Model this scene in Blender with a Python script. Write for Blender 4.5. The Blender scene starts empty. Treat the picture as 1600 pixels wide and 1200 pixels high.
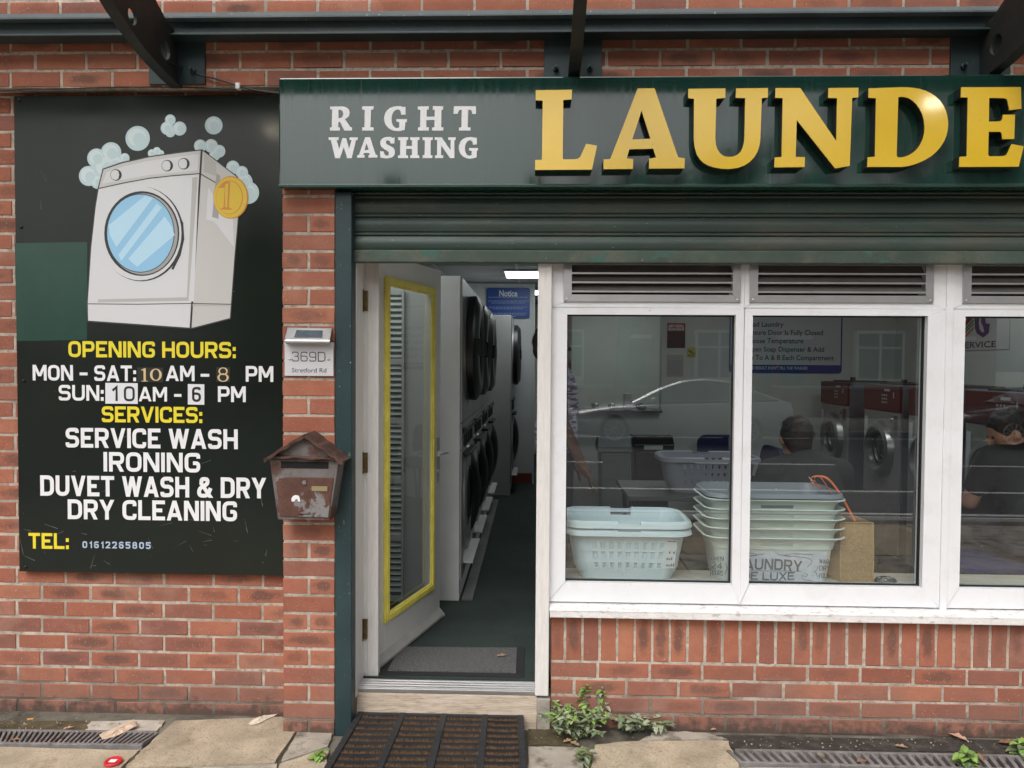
import bpy, bmesh, math, random
from mathutils import Vector, Matrix
from mathutils.geometry import tessellate_polygon
R = math.radians
S = bpy.context.scene
COL = S.collection
rng = random.Random(11)

# ------------------------------------------------------------------ camera, sky, sun, exposure
FOC, DIST, EYE = 1150.0, 3.17, 1.58
CAMROT = Matrix.Rotation(.0305, 3, 'Z') @ Matrix.Rotation(math.pi/2 - .0276, 3, 'X') @ Matrix.Rotation(.0068, 3, 'Z')
cam_d = bpy.data.cameras.new("camera")
cam_d.sensor_width = 36; cam_d.lens = FOC/1600*36; cam_d.clip_end = 500; cam_d.clip_start = .02
cam = bpy.data.objects.new("camera", cam_d); COL.objects.link(cam)
cam.matrix_world = Matrix.Translation((0, -DIST, EYE)) @ CAMROT.to_4x4()
S.camera = cam

SUN_EL, SUN_AZ = R(52), R(200)
world = bpy.data.worlds.new("World"); S.world = world; world.use_nodes = True
wn = world.node_tree.nodes; wl = world.node_tree.links
sky = wn.new('ShaderNodeTexSky'); sky.sky_type = 'NISHITA'; sky.sun_disc = False
sky.sun_elevation = SUN_EL; sky.sun_rotation = SUN_AZ; sky.air_density = 1.0; sky.dust_density = 6.0; sky.ozone_density = 1.0
hs = wn.new('ShaderNodeHueSaturation'); hs.inputs['Saturation'].default_value = .22
wl.new(sky.outputs[0], hs.inputs['Color']); wl.new(hs.outputs[0], wn['Background'].inputs[0])
wn['Background'].inputs[1].default_value = .15
sun_d = bpy.data.lights.new("sun", 'SUN'); sun_d.energy = .6; sun_d.angle = R(30); sun_d.color = (1, .98, .95)
sun = bpy.data.objects.new("sun", sun_d); COL.objects.link(sun)
sv = Vector((math.sin(SUN_AZ)*math.cos(SUN_EL), math.cos(SUN_AZ)*math.cos(SUN_EL), math.sin(SUN_EL)))
sun.rotation_euler = (-sv).to_track_quat('-Z', 'Y').to_euler(); sun.location = sv*30
S.view_settings.view_transform = 'Standard'; S.view_settings.look = 'None'
S.view_settings.exposure = .48; S.view_settings.gamma = 1
S.cycles.max_bounces = 8; S.cycles.transparent_max_bounces = 24; S.cycles.glossy_bounces = 4
S.cycles.caustics_reflective = False; S.cycles.caustics_refractive = False
S.cycles.use_denoising = True

# ------------------------------------------------------------------ helpers
def ray(px, py):
    return CAMROT @ Vector(((px-800)/FOC, -(py-600)/FOC, -1))
def W(px, py, Y=0.0):                      # photo point on the upright plane y = Y
    d = ray(px, py); t = (Y+DIST)/d.y
    return Vector((0, -DIST, EYE)) + d*t
def G(px, py, Z=0.0):                      # photo point on the level plane z = Z
    d = ray(px, py); t = (Z-EYE)/d.z
    return Vector((0, -DIST, EYE)) + d*t

def org(o):
    v = Vector((0, 0, 0))
    while o is not None:
        v = v + o.location; o = o.parent
    return v

class MB:
    def __init__(s): s.v = []; s.f = []; s.m = []; s.uv = {}; s.att = {}; s.mi = 0; s.xf = None
    def add(s, vs, fs):
        b = len(s.v)
        if s.xf: vs = [s.xf(Vector(p)) for p in vs]
        s.v += [tuple(p) for p in vs]
        for f in fs: s.f.append(tuple(b+i for i in f)); s.m.append(s.mi)
        return b
    def box(s, x0, x1, y0, y1, z0, z1):
        s.add([(x0,y0,z0),(x1,y0,z0),(x1,y1,z0),(x0,y1,z0),(x0,y0,z1),(x1,y0,z1),(x1,y1,z1),(x0,y1,z1)],
              [(0,3,2,1),(4,5,6,7),(0,1,5,4),(1,2,6,5),(2,3,7,6),(3,0,4,7)])
        return s
    def quad(s, a, b, c, d): s.add([a,b,c,d], [(0,1,2,3)]); return s
    def prism(s, poly, fn, d):             # poly: 2D outline; fn(u,v,t) -> point; from t=0 to t=d
        n = len(poly)
        vs = [fn(u, v, 0) for u, v in poly] + [fn(u, v, d) for u, v in poly]
        tri = tessellate_polygon([[Vector((u, v, 0)) for u, v in poly]])
        fs = [tuple(t) for t in tri] + [tuple(n+i for i in reversed(t)) for t in tri]
        fs += [(i, (i+1) % n, n+(i+1) % n, n+i) for i in range(n)]
        s.add(vs, fs); return s
    def plate(s, loops, y, d=0.0):         # loops: [(x,z)...] outer then holes, front at y, thickness d backwards
        flat = [p for l in loops for p in l]
        tri = tessellate_polygon([[Vector((a, b, 0)) for a, b in l] for l in loops])
        n = len(flat)
        fs = []
        for t in tri:
            a, b, c = [flat[i] for i in t]
            ar = (b[0]-a[0])*(c[1]-a[1]) - (c[0]-a[0])*(b[1]-a[1])
            fs.append(tuple(t) if ar > 0 else tuple(reversed(t)))
        vs = [(a, y, b) for a, b in flat]
        if d > 0:
            vs += [(a, y+d, b) for a, b in flat]
            fs += [tuple(n+i for i in reversed(t)) for t in fs[:]]
            o = 0
            for l in loops:
                k = len(l)
                for i in range(k): fs.append((o+i, o+(i+1) % k, n+o+(i+1) % k, n+o+i))
                o += k
        s.add(vs, fs); return s
    def tube(s, path, r, n=8, cap=True):
        P = [Vector(p) for p in path]; rr = r if isinstance(r, (list, tuple)) else [r]*len(P)
        vs = []; fs = []; prev = None
        for i, p in enumerate(P):
            t = (P[min(i+1, len(P)-1)] - P[max(i-1, 0)]).normalized()
            ref = Vector((0, 0, 1)) if abs(t.z) < .9 else Vector((1, 0, 0))
            a = t.cross(ref).normalized() if prev is None else (prev - t*prev.dot(t)).normalized()
            prev = a; b = t.cross(a)
            for k in range(n):
                an = 2*math.pi*k/n
                vs.append(p + (a*math.cos(an) + b*math.sin(an))*rr[i])
        for i in range(len(P)-1):
            for k in range(n):
                fs.append((i*n+k, i*n+(k+1) % n, (i+1)*n+(k+1) % n, (i+1)*n+k))
        if cap:
            fs.append(tuple(reversed(range(n)))); fs.append(tuple((len(P)-1)*n+k for k in range(n)))
        s.add(vs, fs); return s
    def lathe(s, prof, c, axis='z', n=24): # prof [(r, h)] about axis through c
        c = Vector(c); vs = []; fs = []
        ax = {'x': (Vector((0,1,0)), Vector((0,0,1)), Vector((1,0,0))), 'y': (Vector((0,0,1)), Vector((1,0,0)), Vector((0,1,0))),
              'z': (Vector((1,0,0)), Vector((0,1,0)), Vector((0,0,1)))}[axis]
        for r, h in prof:
            for k in range(n):
                a = 2*math.pi*k/n
                vs.append(c + ax[0]*(r*math.cos(a)) + ax[1]*(r*math.sin(a)) + ax[2]*h)
        m = len(prof)
        for i in range(m-1):
            for k in range(n): fs.append((i*n+k, i*n+(k+1) % n, (i+1)*n+(k+1) % n, (i+1)*n+k))
        if prof[0][0] > 1e-4: fs.append(tuple(reversed(range(n))))
        if prof[-1][0] > 1e-4: fs.append(tuple((m-1)*n+k for k in range(n)))
        s.add(vs, fs); return s
    def ball(s, c, rad, n=12, m=8, rot=None):
        c = Vector(c); rx, ry, rz = rad if isinstance(rad, (tuple, list)) else (rad,)*3
        vs = []; fs = []
        for i in range(m+1):
            th = math.pi*i/m
            for k in range(n):
                ph = 2*math.pi*k/n
                p = Vector((rx*math.sin(th)*math.cos(ph), ry*math.sin(th)*math.sin(ph), rz*math.cos(th)))
                vs.append(c + (rot @ p if rot else p))
        for i in range(m):
            for k in range(n): fs.append((i*n+k, (i+1)*n+k, (i+1)*n+(k+1) % n, i*n+(k+1) % n))
        s.add(vs, fs); return s
    def build(s, name, mats, parent=None, bevel=0, smooth=None, segs=2, solid=0, remesh=0, local=False, rings=True):
        off = org(parent) if parent is not None and not local else Vector((0, 0, 0))
        me = bpy.data.meshes.new(name)
        me.from_pydata([tuple(Vector(p)-off) for p in s.v], [], s.f)
        if not isinstance(mats, (list, tuple)): mats = [mats]
        for m in mats: me.materials.append(m)
        if len(mats) > 1: me.polygons.foreach_set('material_index', s.m)
        if s.uv:
            me.uv_layers.new(name='UVMap'); me.attributes.new('brk', 'FLOAT_COLOR', 'FACE')
            uvs = [0.0]*(2*len(me.loops)); cols = [0.0]*(4*len(me.polygons))
            for p in me.polygons:
                d = s.uv.get(p.index)
                if d:
                    for li, u in zip(p.loop_indices, d[0]): uvs[2*li:2*li+2] = u
                    cols[4*p.index:4*p.index+4] = d[1]
            me.uv_layers['UVMap'].data.foreach_set('uv', uvs); me.attributes['brk'].data.foreach_set('color', cols)
        me.validate()
        o = bpy.data.objects.new(name, me); COL.objects.link(o)
        if parent is not None: o.parent = parent
        if remesh:
            r = o.modifiers.new('remesh', 'REMESH'); r.mode = 'VOXEL'; r.voxel_size = remesh; r.use_smooth_shade = True
            sm = o.modifiers.new('smooth', 'SMOOTH'); sm.factor = .5; sm.iterations = 6
        if solid:
            so = o.modifiers.new('solid', 'SOLIDIFY'); so.thickness = solid; so.offset = 0
        if bevel:
            b = o.modifiers.new('bevel', 'BEVEL'); b.width = bevel; b.segments = segs; b.limit_method = 'ANGLE'; b.angle_limit = R(40)
        if smooth and solid:               # give the sheet its thickness first, so that its edges stay crisp
            dg = bpy.context.evaluated_depsgraph_get(); me2 = bpy.data.meshes.new_from_object(o.evaluated_get(dg)); o.modifiers.clear(); o.data = me2
            bpy.data.meshes.remove(me); me = me2; me.name = name
        if smooth:
            me.shade_smooth(); me.set_sharp_from_angle(angle=R(smooth))
        return o

def thing(name, label, cat, loc=(0, 0, 0), group=None):
    o = bpy.data.objects.new(name, None); o.empty_display_size = .1; COL.objects.link(o); o.location = loc
    return tag(o, label, cat, group)
def tag(o, label=None, cat=None, group=None, kind=None):
    if label: o['label'] = label
    if cat: o['category'] = cat
    if group: o['group'] = group
    if kind: o['kind'] = kind
    return o
def kids(o): return [c for c in list(bpy.data.objects) if c.parent == o]
def dup(o, parent=None):
    c = o.copy(); COL.objects.link(c)
    if parent is not None: c.parent = parent
    for k in kids(o): dup(k, c)
    return c

# ------------------------------------------------------------------ materials
MATS = {}
def pm(name, col, rough=.6, metal=0.0, spec=.5, var=0.0, vs=6, stretch=(1,1,1), bump=0.0, bs=80, col2=None, c2s=5, c2=(.5,.6),
       specks=None, ss=220, st=.72, col3=None, c3s=30, c3=(.6,.66), coat=0.0, rvar=0.0, emit=None, es=1.0, c2st=(1,1,1), trans=0):
    if name in MATS: return MATS[name]
    m = bpy.data.materials.new(name); m.use_nodes = True; MATS[name] = m
    N = m.node_tree.nodes; L = m.node_tree.links; b = N['Principled BSDF']
    b.inputs['Roughness'].default_value = rough; b.inputs['Metallic'].default_value = metal
    b.inputs['Specular IOR Level'].default_value = spec; b.inputs['Coat Weight'].default_value = coat
    b.inputs['Coat Roughness'].default_value = .08
    tc = N.new('ShaderNodeTexCoord')
    def mapped(st):
        mp = N.new('ShaderNodeMapping'); mp.inputs['Scale'].default_value = st; L.new(tc.outputs['Object'], mp.inputs[0]); return mp.outputs[0]
    base = mapped(stretch)
    def noise(sc, v=None, det=5, ro=.6):
        n = N.new('ShaderNodeTexNoise'); n.inputs['Scale'].default_value = sc; n.inputs['Detail'].default_value = det
        n.inputs['Roughness'].default_value = ro; L.new(v or base, n.inputs[0]); return n.outputs[0]
    def ramp(src, a, c):
        r = N.new('ShaderNodeMapRange'); r.inputs[1].default_value = a; r.inputs[2].default_value = c; L.new(src, r.inputs[0]); return r.outputs[0]
    def mix(f, a, c):
        x = N.new('ShaderNodeMix'); x.data_type = 'RGBA'
        if isinstance(f, float): x.inputs[0].default_value = f
        else: L.new(f, x.inputs[0])
        for i, q in ((6, a), (7, c)):
            if isinstance(q, tuple): x.inputs[i].default_value = (*q, 1)
            else: L.new(q, x.inputs[i])
        return x.outputs[2]
    c = tuple(col)
    if var:
        c = mix(ramp(noise(vs), .3, .7), tuple(max(0, q*(1-var)) for q in col), tuple(min(1, q*(1+var)) for q in col))
    if col2: c = mix(ramp(noise(c2s, mapped(c2st), 8, .65), *c2), c, tuple(col2))
    if col3: c = mix(ramp(noise(c3s, None, 8, .7), *c3), c, tuple(col3))
    if specks: c = mix(ramp(noise(ss, None, 2, .5), st, st+.03), c, tuple(specks))
    if isinstance(c, tuple): b.inputs['Base Color'].default_value = (*c, 1)
    else: L.new(c, b.inputs['Base Color'])
    if rvar:
        r = N.new('ShaderNodeMapRange'); r.inputs[1].default_value = .3; r.inputs[2].default_value = .7
        r.inputs[3].default_value = max(0, rough-rvar); r.inputs[4].default_value = min(1, rough+rvar)
        L.new(noise(vs*1.7), r.inputs[0]); L.new(r.outputs[0], b.inputs['Roughness'])
    if bump:
        bp = N.new('ShaderNodeBump'); bp.inputs['Strength'].default_value = min(1, bump); bp.inputs['Distance'].default_value = .004
        L.new(noise(bs, None, 6, .6), bp.inputs['Height']); L.new(bp.outputs[0], b.inputs['Normal'])
    if emit:
        b.inputs['Emission Color'].default_value = (*emit, 1); b.inputs['Emission Strength'].default_value = es
    return m

def brick_mat(name, cols, smudge=.75, low=True):
    m = bpy.data.materials.new(name); m.use_nodes = True
    N = m.node_tree.nodes; L = m.node_tree.links; b = N['Principled BSDF']
    b.inputs['Roughness'].default_value = .88; b.inputs['Specular IOR Level'].default_value = .25
    at = N.new('ShaderNodeAttribute'); at.attribute_name = 'brk'
    sep = N.new('ShaderNodeSeparateColor'); L.new(at.outputs['Color'], sep.inputs[0])
    geo = N.new('ShaderNodeNewGeometry')
    uvn = N.new('ShaderNodeUVMap'); uvn.uv_map = 'UVMap'
    def noise(sc, det=6, ro=.6, v=None):
        n = N.new('ShaderNodeTexNoise'); n.inputs['Scale'].default_value = sc; n.inputs['Detail'].default_value = det
        n.inputs['Roughness'].default_value = ro; L.new(v or geo.outputs['Position'], n.inputs[0]); return n.outputs[0]
    def mr(src, a, c, lo=0, hi=1):
        r = N.new('ShaderNodeMapRange'); r.inputs[1].default_value = a; r.inputs[2].default_value = c
        r.inputs[3].default_value = lo; r.inputs[4].default_value = hi; L.new(src, r.inputs[0]); return r.outputs[0]
    def mth(op, a, c):
        x = N.new('ShaderNodeMath'); x.operation = op
        for i, q in ((0, a), (1, c)):
            if isinstance(q, (int, float)): x.inputs[i].default_value = q
            else: L.new(q, x.inputs[i])
        return x.outputs[0]
    def mix(f, a, c, mode='MIX'):
        x = N.new('ShaderNodeMix'); x.data_type = 'RGBA'; x.blend_type = mode
        if isinstance(f, float): x.inputs[0].default_value = f
        else: L.new(f, x.inputs[0])
        for i, q in ((6, a), (7, c)):
            if isinstance(q, tuple): x.inputs[i].default_value = (*q, 1)
            else: L.new(q, x.inputs[i])
        return x.outputs[2]
    cr = N.new('ShaderNodeValToRGB'); el = cr.color_ramp.elements
    el[0].color = (*cols[0], 1); el[1].color = (*cols[-1], 1); el[1].position = 1
    for i, c in enumerate(cols[1:-1]):
        e = el.new((i+1)/(len(cols)-1)); e.color = (*c, 1)
    L.new(sep.outputs[0], cr.inputs[0])
    c = cr.outputs[0]
    c = mix(mr(noise(14), .35, .7), mix(.6, c, (.78, .72, .7), 'MULTIPLY'), c)
    # kiln smudge in the middle of a brick
    sx = N.new('ShaderNodeSeparateXYZ'); L.new(uvn.outputs[0], sx.inputs[0])
    u = mth('SUBTRACT', sx.outputs[0], .5); v = mth('SUBTRACT', sx.outputs[1], .5)
    d = mth('SQRT', mth('ADD', mth('MULTIPLY', u, u), mth('MULTIPLY', v, v)), 0)
    d = mth('ADD', d, mr(noise(22), .3, .7, -.12, .12))
    f = mth('MULTIPLY', mr(d, .42, .2), mr(sep.outputs[1], .35, .95, 0, smudge))
    c = mix(f, c, (.11, .066, .055))
    c = mix(mth('MULTIPLY', mr(noise(40, 8, .7), .58, .75), .35), c, (.55, .24, .16))
    c = mix(mr(noise(160, 2), .685, .70), c, (.05, .035, .03))
    c = mix(mr(noise(210, 2), .70, .715), c, (.7, .58, .52))
    c = mix(mth('MULTIPLY', mr(noise(1.6, 4), .5, .72), .45), c, (.21,.10,.078))
    c = mix(mth('MULTIPLY', mr(noise(3.1, 5), .58, .72), .35), c, (.52,.30,.23))
    if low:     # splash dirt near the ground
        sz = N.new('ShaderNodeSeparateXYZ'); L.new(geo.outputs['Position'], sz.inputs[0])
        zz = mth('ADD', sz.outputs[2], mr(noise(5), .3, .7, -.1, .1))
        c = mix(mth('MULTIPLY', mr(zz, .24, .08), .5), c, (.19, .12, .1))
        zz2 = mth('ADD', sz.outputs[2], mr(noise(25), .3, .7, -.05, .05))
        c = mix(mth('MULTIPLY', mr(zz2, .055, .0), .8), c, (.07, .055, .045))
    L.new(c, b.inputs['Base Color'])
    mp = N.new('ShaderNodeMapping'); mp.inputs['Scale'].default_value = (26, 26, 70); L.new(geo.outputs['Position'], mp.inputs[0])
    h = mth('ADD', mth('MULTIPLY', noise(1.0, 5, .6, mp.outputs[0]), 1.0), mth('MULTIPLY', noise(260, 3), .5))
    bp = N.new('ShaderNodeBump'); bp.inputs['Strength'].default_value = .42; bp.inputs['Distance'].default_value = .004
    L.new(h, bp.inputs['Height']); L.new(bp.outputs[0], b.inputs['Normal'])
    return m

def glass_mat(name, tint=(1, 1, 1), rough=0.0, ior=1.5, boost=1.0):   # thin sheet: transmits straight, mirrors by Fresnel
    m = bpy.data.materials.new(name); m.use_nodes = True
    N = m.node_tree.nodes; L = m.node_tree.links
    for n in list(N):
        if n.type != 'OUTPUT_MATERIAL': N.remove(n)
    out = [n for n in N if n.type == 'OUTPUT_MATERIAL'][0]
    tr = N.new('ShaderNodeBsdfTransparent'); tr.inputs[0].default_value = (*tint, 1)
    gl = N.new('ShaderNodeBsdfGlossy'); gl.inputs['Roughness'].default_value = rough
    ge = N.new('ShaderNodeNewGeometry'); dt = N.new('ShaderNodeVectorMath'); dt.operation = 'DOT_PRODUCT'
    L.new(ge.outputs['Incoming'], dt.inputs[0]); L.new(ge.outputs['Normal'], dt.inputs[1])
    def mth(op, a, c):
        x = N.new('ShaderNodeMath'); x.operation = op; x.use_clamp = op == 'MULTIPLY_ADD'
        for i, q in enumerate((a, c)):
            if isinstance(q, (int, float)): x.inputs[i].default_value = q
            else: L.new(q, x.inputs[i])
        return x
    f0 = ((ior-1)/(ior+1))**2*boost
    k = mth('POWER', mth('SUBTRACT', 1.0, mth('ABSOLUTE', dt.outputs['Value'], 0).outputs[0]).outputs[0], 5.0)
    mu = mth('MULTIPLY_ADD', k.outputs[0], 1-f0); mu.inputs[2].default_value = f0     # Schlick, the same from both sides
    mx = N.new('ShaderNodeMixShader'); L.new(mu.outputs[0], mx.inputs[0]); L.new(tr.outputs[0], mx.inputs[1]); L.new(gl.outputs[0], mx.inputs[2])
    L.new(mx.outputs[0], out.inputs[0])
    return m

BRICK = brick_mat('red_brick', [(.30,.108,.070), (.425,.164,.101), (.365,.136,.086), (.28,.118,.09), (.45,.187,.115), (.345,.128,.081), (.395,.148,.095)])
MORTAR = pm('mortar', (.50,.435,.365), .95, var=.25, vs=18, bump=.8, bs=260, col2=(.22,.18,.145), c2s=4, c2=(.5,.72), col3=(.30,.25,.2), c3s=40, c3=(.5,.62))
def low_dirt(m, z0, z1, c):
    N = m.node_tree.nodes; L = m.node_tree.links; b = N['Principled BSDF']; src = b.inputs['Base Color'].links[0].from_socket
    g = N.new('ShaderNodeNewGeometry'); sx = N.new('ShaderNodeSeparateXYZ'); L.new(g.outputs['Position'], sx.inputs[0])
    n = N.new('ShaderNodeTexNoise'); n.inputs['Scale'].default_value = 4; L.new(g.outputs['Position'], n.inputs[0])
    a = N.new('ShaderNodeMath'); a.operation = 'MULTIPLY_ADD'; L.new(n.outputs[0], a.inputs[0]); a.inputs[1].default_value = -.22; L.new(sx.outputs[2], a.inputs[2])
    r = N.new('ShaderNodeMapRange'); r.inputs[1].default_value = z1; r.inputs[2].default_value = z0; L.new(a.outputs[0], r.inputs[0])
    x = N.new('ShaderNodeMix'); x.data_type = 'RGBA'; L.new(r.outputs[0], x.inputs[0]); L.new(src, x.inputs[6]); x.inputs[7].default_value = (*c, 1); L.new(x.outputs[2], b.inputs['Base Color'])
low_dirt(MORTAR, -.12, .06, (.085,.07,.055))
PVC = pm('white_upvc', (.77,.775,.80), .32, var=.03, vs=3, col2=(.5,.48,.45), c2s=30, c2=(.68,.78), col3=(.67,.665,.66), c3s=7, c3=(.5,.8))
TIMBERW = pm('white_painted_timber', (.70,.675,.65), .55, var=.08, vs=20, stretch=(6,6,.6), bump=.35, bs=25, col2=(.42,.33,.27), c2s=60, c2=(.69,.72), c2st=(3,3,.5))
PEEL = pm('peeling_sill_paint', (.74,.72,.71), .6, var=.06, vs=14, bump=.9, bs=70, col2=(.52,.49,.46), c2s=45, c2=(.56,.62), c2st=(.5,1,1))
DGREEN = pm('dark_green_steel', (.028,.048,.052), .42, var=.25, vs=4, bump=.08, bs=120, specks=(.5,.5,.5), ss=170, st=.76)
RAILG = pm('green_rail_paint', (.020,.044,.049), .4, var=.2, vs=5, col2=(.10,.2,.16), c2s=14, c2=(.66,.69), c2st=(1,1,.45), specks=(.6,.6,.58), ss=130, st=.735)
ARM = pm('soiled_dark_steel', (.018,.021,.021), .6, var=.35, vs=8, bump=.3, bs=40, col2=(.035,.03,.025), c2s=9, c2=(.5,.7))
FASC = pm('gloss_green_fascia', (.008,.038,.029), .07, var=.12, vs=2, spec=.85, specks=(.02,.02,.02), ss=60, st=.76, rvar=.03, coat=.2, stretch=(16,1,.5), col2=(.05,.065,.06), c2s=3, c2=(.60,.85), c2st=(22,1,.35))
FASCE = pm('green_fascia_edge', (.012,.05,.04), .35, var=.3, vs=12, col2=(.25,.32,.28), c2s=40, c2=(.68,.72))
YEL = pm('yellow_letter_face', (.76,.49,.02), .14, var=.05, vs=3, spec=.8, coat=.6, specks=(.35,.22,.04), ss=80, st=.74)
BLACKG = pm('dark_letter_return', (.004,.012,.01), .5)
WHITEV = pm('white_vinyl', (.80,.80,.82), .45)
YELV = pm('yellow_vinyl', (.80,.66,.03), .45)
BOARD = pm('olive_black_board', (.013,.017,.014), .13, spec=.28, var=.15, vs=2, rvar=.05, col2=(.09,.09,.085), c2s=55, c2=(.73,.78), c2st=(1,1,.25), specks=(.4,.4,.38), ss=150, st=.765)
BOARDG = pm('faded_green_patch', (.010,.052,.036), .25, var=.15, vs=5)
SHUT = pm('weathered_shutter', (.042,.068,.058), .45, var=.3, vs=6, stretch=(.35,1,2), col2=(.085,.085,.066), c2s=5, c2=(.48,.7), c2st=(.35,1,1), specks=(.45,.47,.43), ss=150, st=.745, bump=.15, bs=90)
SHUTB = pm('worn_shutter_bar', (.05,.075,.058), .6, var=.3, vs=9, stretch=(.5,1,1), col2=(.105,.108,.08), c2s=5, c2=(.48,.66), col3=(.045,.11,.085), c3s=12, c3=(.57,.6), specks=(.6,.6,.55), ss=150, st=.74, bump=.4, bs=150)
ALU = pm('aluminium', (.62,.61,.61), .35, metal=.9, var=.08, vs=10)
STEEL = pm('brushed_steel', (.6,.6,.6), .3, metal=1, var=.1, vs=10)
RUB = pm('black_rubber', (.018,.018,.02), .6, var=.3, vs=10)
BLK = pm('black_plastic', (.012,.012,.013), .35)
DARK = pm('dark_void', (.006,.006,.006), .9)
# ------------------------------------------------------------------ ground and street (setting)
PAVE = pm('dirty_concrete', (.15,.135,.105), .9, var=.4, vs=7, bump=.6, bs=120, col2=(.05,.043,.032), c2s=3.2, c2=(.46,.62), col3=(.30,.27,.23), c3s=20, c3=(.63,.7), specks=(.45,.42,.38), ss=120, st=.73)
SLABT = pm('tan_gritty_slab', (.42,.345,.25), .9, var=.28, vs=5, bump=.9, bs=230, col2=(.20,.145,.08), c2s=130, c2=(.54,.66), col3=(.22,.17,.11), c3s=6, c3=(.55,.72))
SLABG = pm('grey_worn_slab', (.36,.315,.26), .85, var=.22, vs=6, bump=.45, bs=140, col2=(.13,.115,.09), c2s=7, c2=(.5,.62), col3=(.21,.17,.15), c3s=18, c3=(.6,.68))
MOSS = pm('mossy_dirt', (.075,.058,.03), .95, var=.4, vs=14, bump=1, bs=90, col2=(.13,.10,.04), c2s=22, c2=(.5,.66), specks=(.4,.36,.3), ss=100, st=.72)
SOIL = pm('dark_damp_soil', (.038,.032,.027), .9, var=.4, vs=18, bump=1, bs=90, col2=(.085,.07,.055), c2s=18, c2=(.52,.66), specks=(.42,.4,.36), ss=110, st=.715)
PALE = pm('worn_pale_cement', (.44,.39,.33), .9, var=.25, vs=11, bump=.6, bs=90, col2=(.2,.17,.12), c2s=16, c2=(.55,.66))
ASPH = pm('asphalt', (.05,.05,.052), .85, var=.2, vs=3, bump=.4, bs=90)
KERB = pm('granite_kerb', (.3,.29,.28), .8, var=.2, vs=8)
PAINT = pm('road_paint', (.7,.69,.66), .6, var=.15, vs=6)

def jag(pts, amp=.004, n=6):
    out = []
    for i, p in enumerate(pts):
        q = pts[(i+1) % len(pts)]
        for k in range(n):
            t = k/n
            out.append((p[0]+(q[0]-p[0])*t + rng.uniform(-amp, amp), p[1]+(q[1]-p[1])*t + rng.uniform(-amp, amp)))
    return out
pav = MB(); pav.box(-30, 30, -4.4, .06, -.30, -.012)
def slab(px, mi, z=0.0, amp=.004, zp=None):
    pav.mi = mi
    P = [tuple(G(x, y, z)[:2]) for x, y in px]
    pav.prism(jag(P, amp), lambda u, v, t: (u, v, z - t), .02)
slab([(273,1126),(441,1120),(465,1139),(427,1192),(195,1199),(222,1172)], 1, .004)
slab([(468,1139),(524,1133),(513,1166),(438,1190)], 2, .002)
slab([(-40,1166),(217,1172),(189,1199),(187,1230),(-40,1230)], 1, .0)
slab([(194,1202),(424,1195),(434,1192),(425,1240),(170,1240)], 2, .001)
slab([(436,1193),(514,1168),(506,1215),(420,1240)], 1, -.002)
slab([(-60,1126),(140,1127),(133,1142),(-60,1142)], 3, -.004, .008)
slab([(141,1127),(258,1125),(243,1144),(134,1142)], 5, -.003, .008)
slab([(930,1164),(975,1158),(1137,1157),(1153,1193),(1165,1260),(915,1260)], 1, .004)
slab([(826,1166),(905,1167),(912,1200),(906,1240),(822,1240)], 2, .0)
slab([(826,1138),(906,1140),(906,1164),(826,1163)], 3, -.006, .008)
slab([(1030,1141),(1112,1146),(1136,1154),(1000,1156)], 2, -.001, .008)
slab([(1118,1147),(1640,1158),(1660,1178),(1150,1170)], 4, -.004, .01)
slab([(1158,1198),(1640,1208),(1680,1260),(1172,1260)], 2, .0)
# the rest of the flagstones towards the kerb
pav.mi = 1
for j in range(6):
    y1 = -.43 - j*.62; off = rng.uniform(0, .6)
    for i in range(26):
        x0 = -10 + i*.78 + off
        pav.mi = 1 if rng.random() < .35 else 2
        z = rng.uniform(-.002, .003)
        pav.prism(jag([(x0, y1-.605), (x0+.77, y1-.605), (x0+.77, y1), (x0, y1)], .002, 3), lambda u, v, t: (u, v, z-t), .02)
tag(pav.build('pavement', [PAVE, SLABT, SLABG, MOSS, SOIL, PALE]), 'patched flagstone pavement with tan and grey slabs in front of the shop', 'pavement', kind='structure')
m = MB(); m.box(-40, 40, -4.55, -4.4, -.3, -.01); m.box(-40, 40, -14.95, -14.8, -.3, -.01)
tag(m.build('kerb', KERB, bevel=.015), 'pale granite kerb edging the road', 'kerb', kind='structure')
m = MB(); m.box(-60, 60, -14.8, -4.55, -.4, -.13)
tag(m.build('road', ASPH), 'dark asphalt road across the street', 'road', kind='structure')
m = MB()
for i in range(-12, 13): m.box(i*4-1.2, i*4+1.2, -9.62, -9.5, -.1298, -.126)
m.box(-40, 40, -5.35, -5.25, -.1298, -.126); m.box(-40, 40, -5.15, -5.05, -.1298, -.126); m.box(-40, 40, -14.2, -14.1, -.1298, -.126)
m.box(-40, 40, -6.9, -6.8, -.1298, -.126)
tag(m.build('road_marking', PAINT), 'white and pale painted lines along the road', 'road marking', kind='structure')
m = MB(); m.box(-40, 40, -60, -14.95, -.3, -.01)
tag(m.build('far_pavement', PAVE), 'concrete pavement on the far side of the road', 'pavement', kind='structure')
m = MB(); m.box(-300, 300, -300, 120, -.7, -.42)
tag(m.build('ground', pm('far_ground', (.09,.09,.07), .95, var=.3, vs=.3)), 'wide dull ground reaching the horizon', 'ground', kind='structure')

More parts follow.
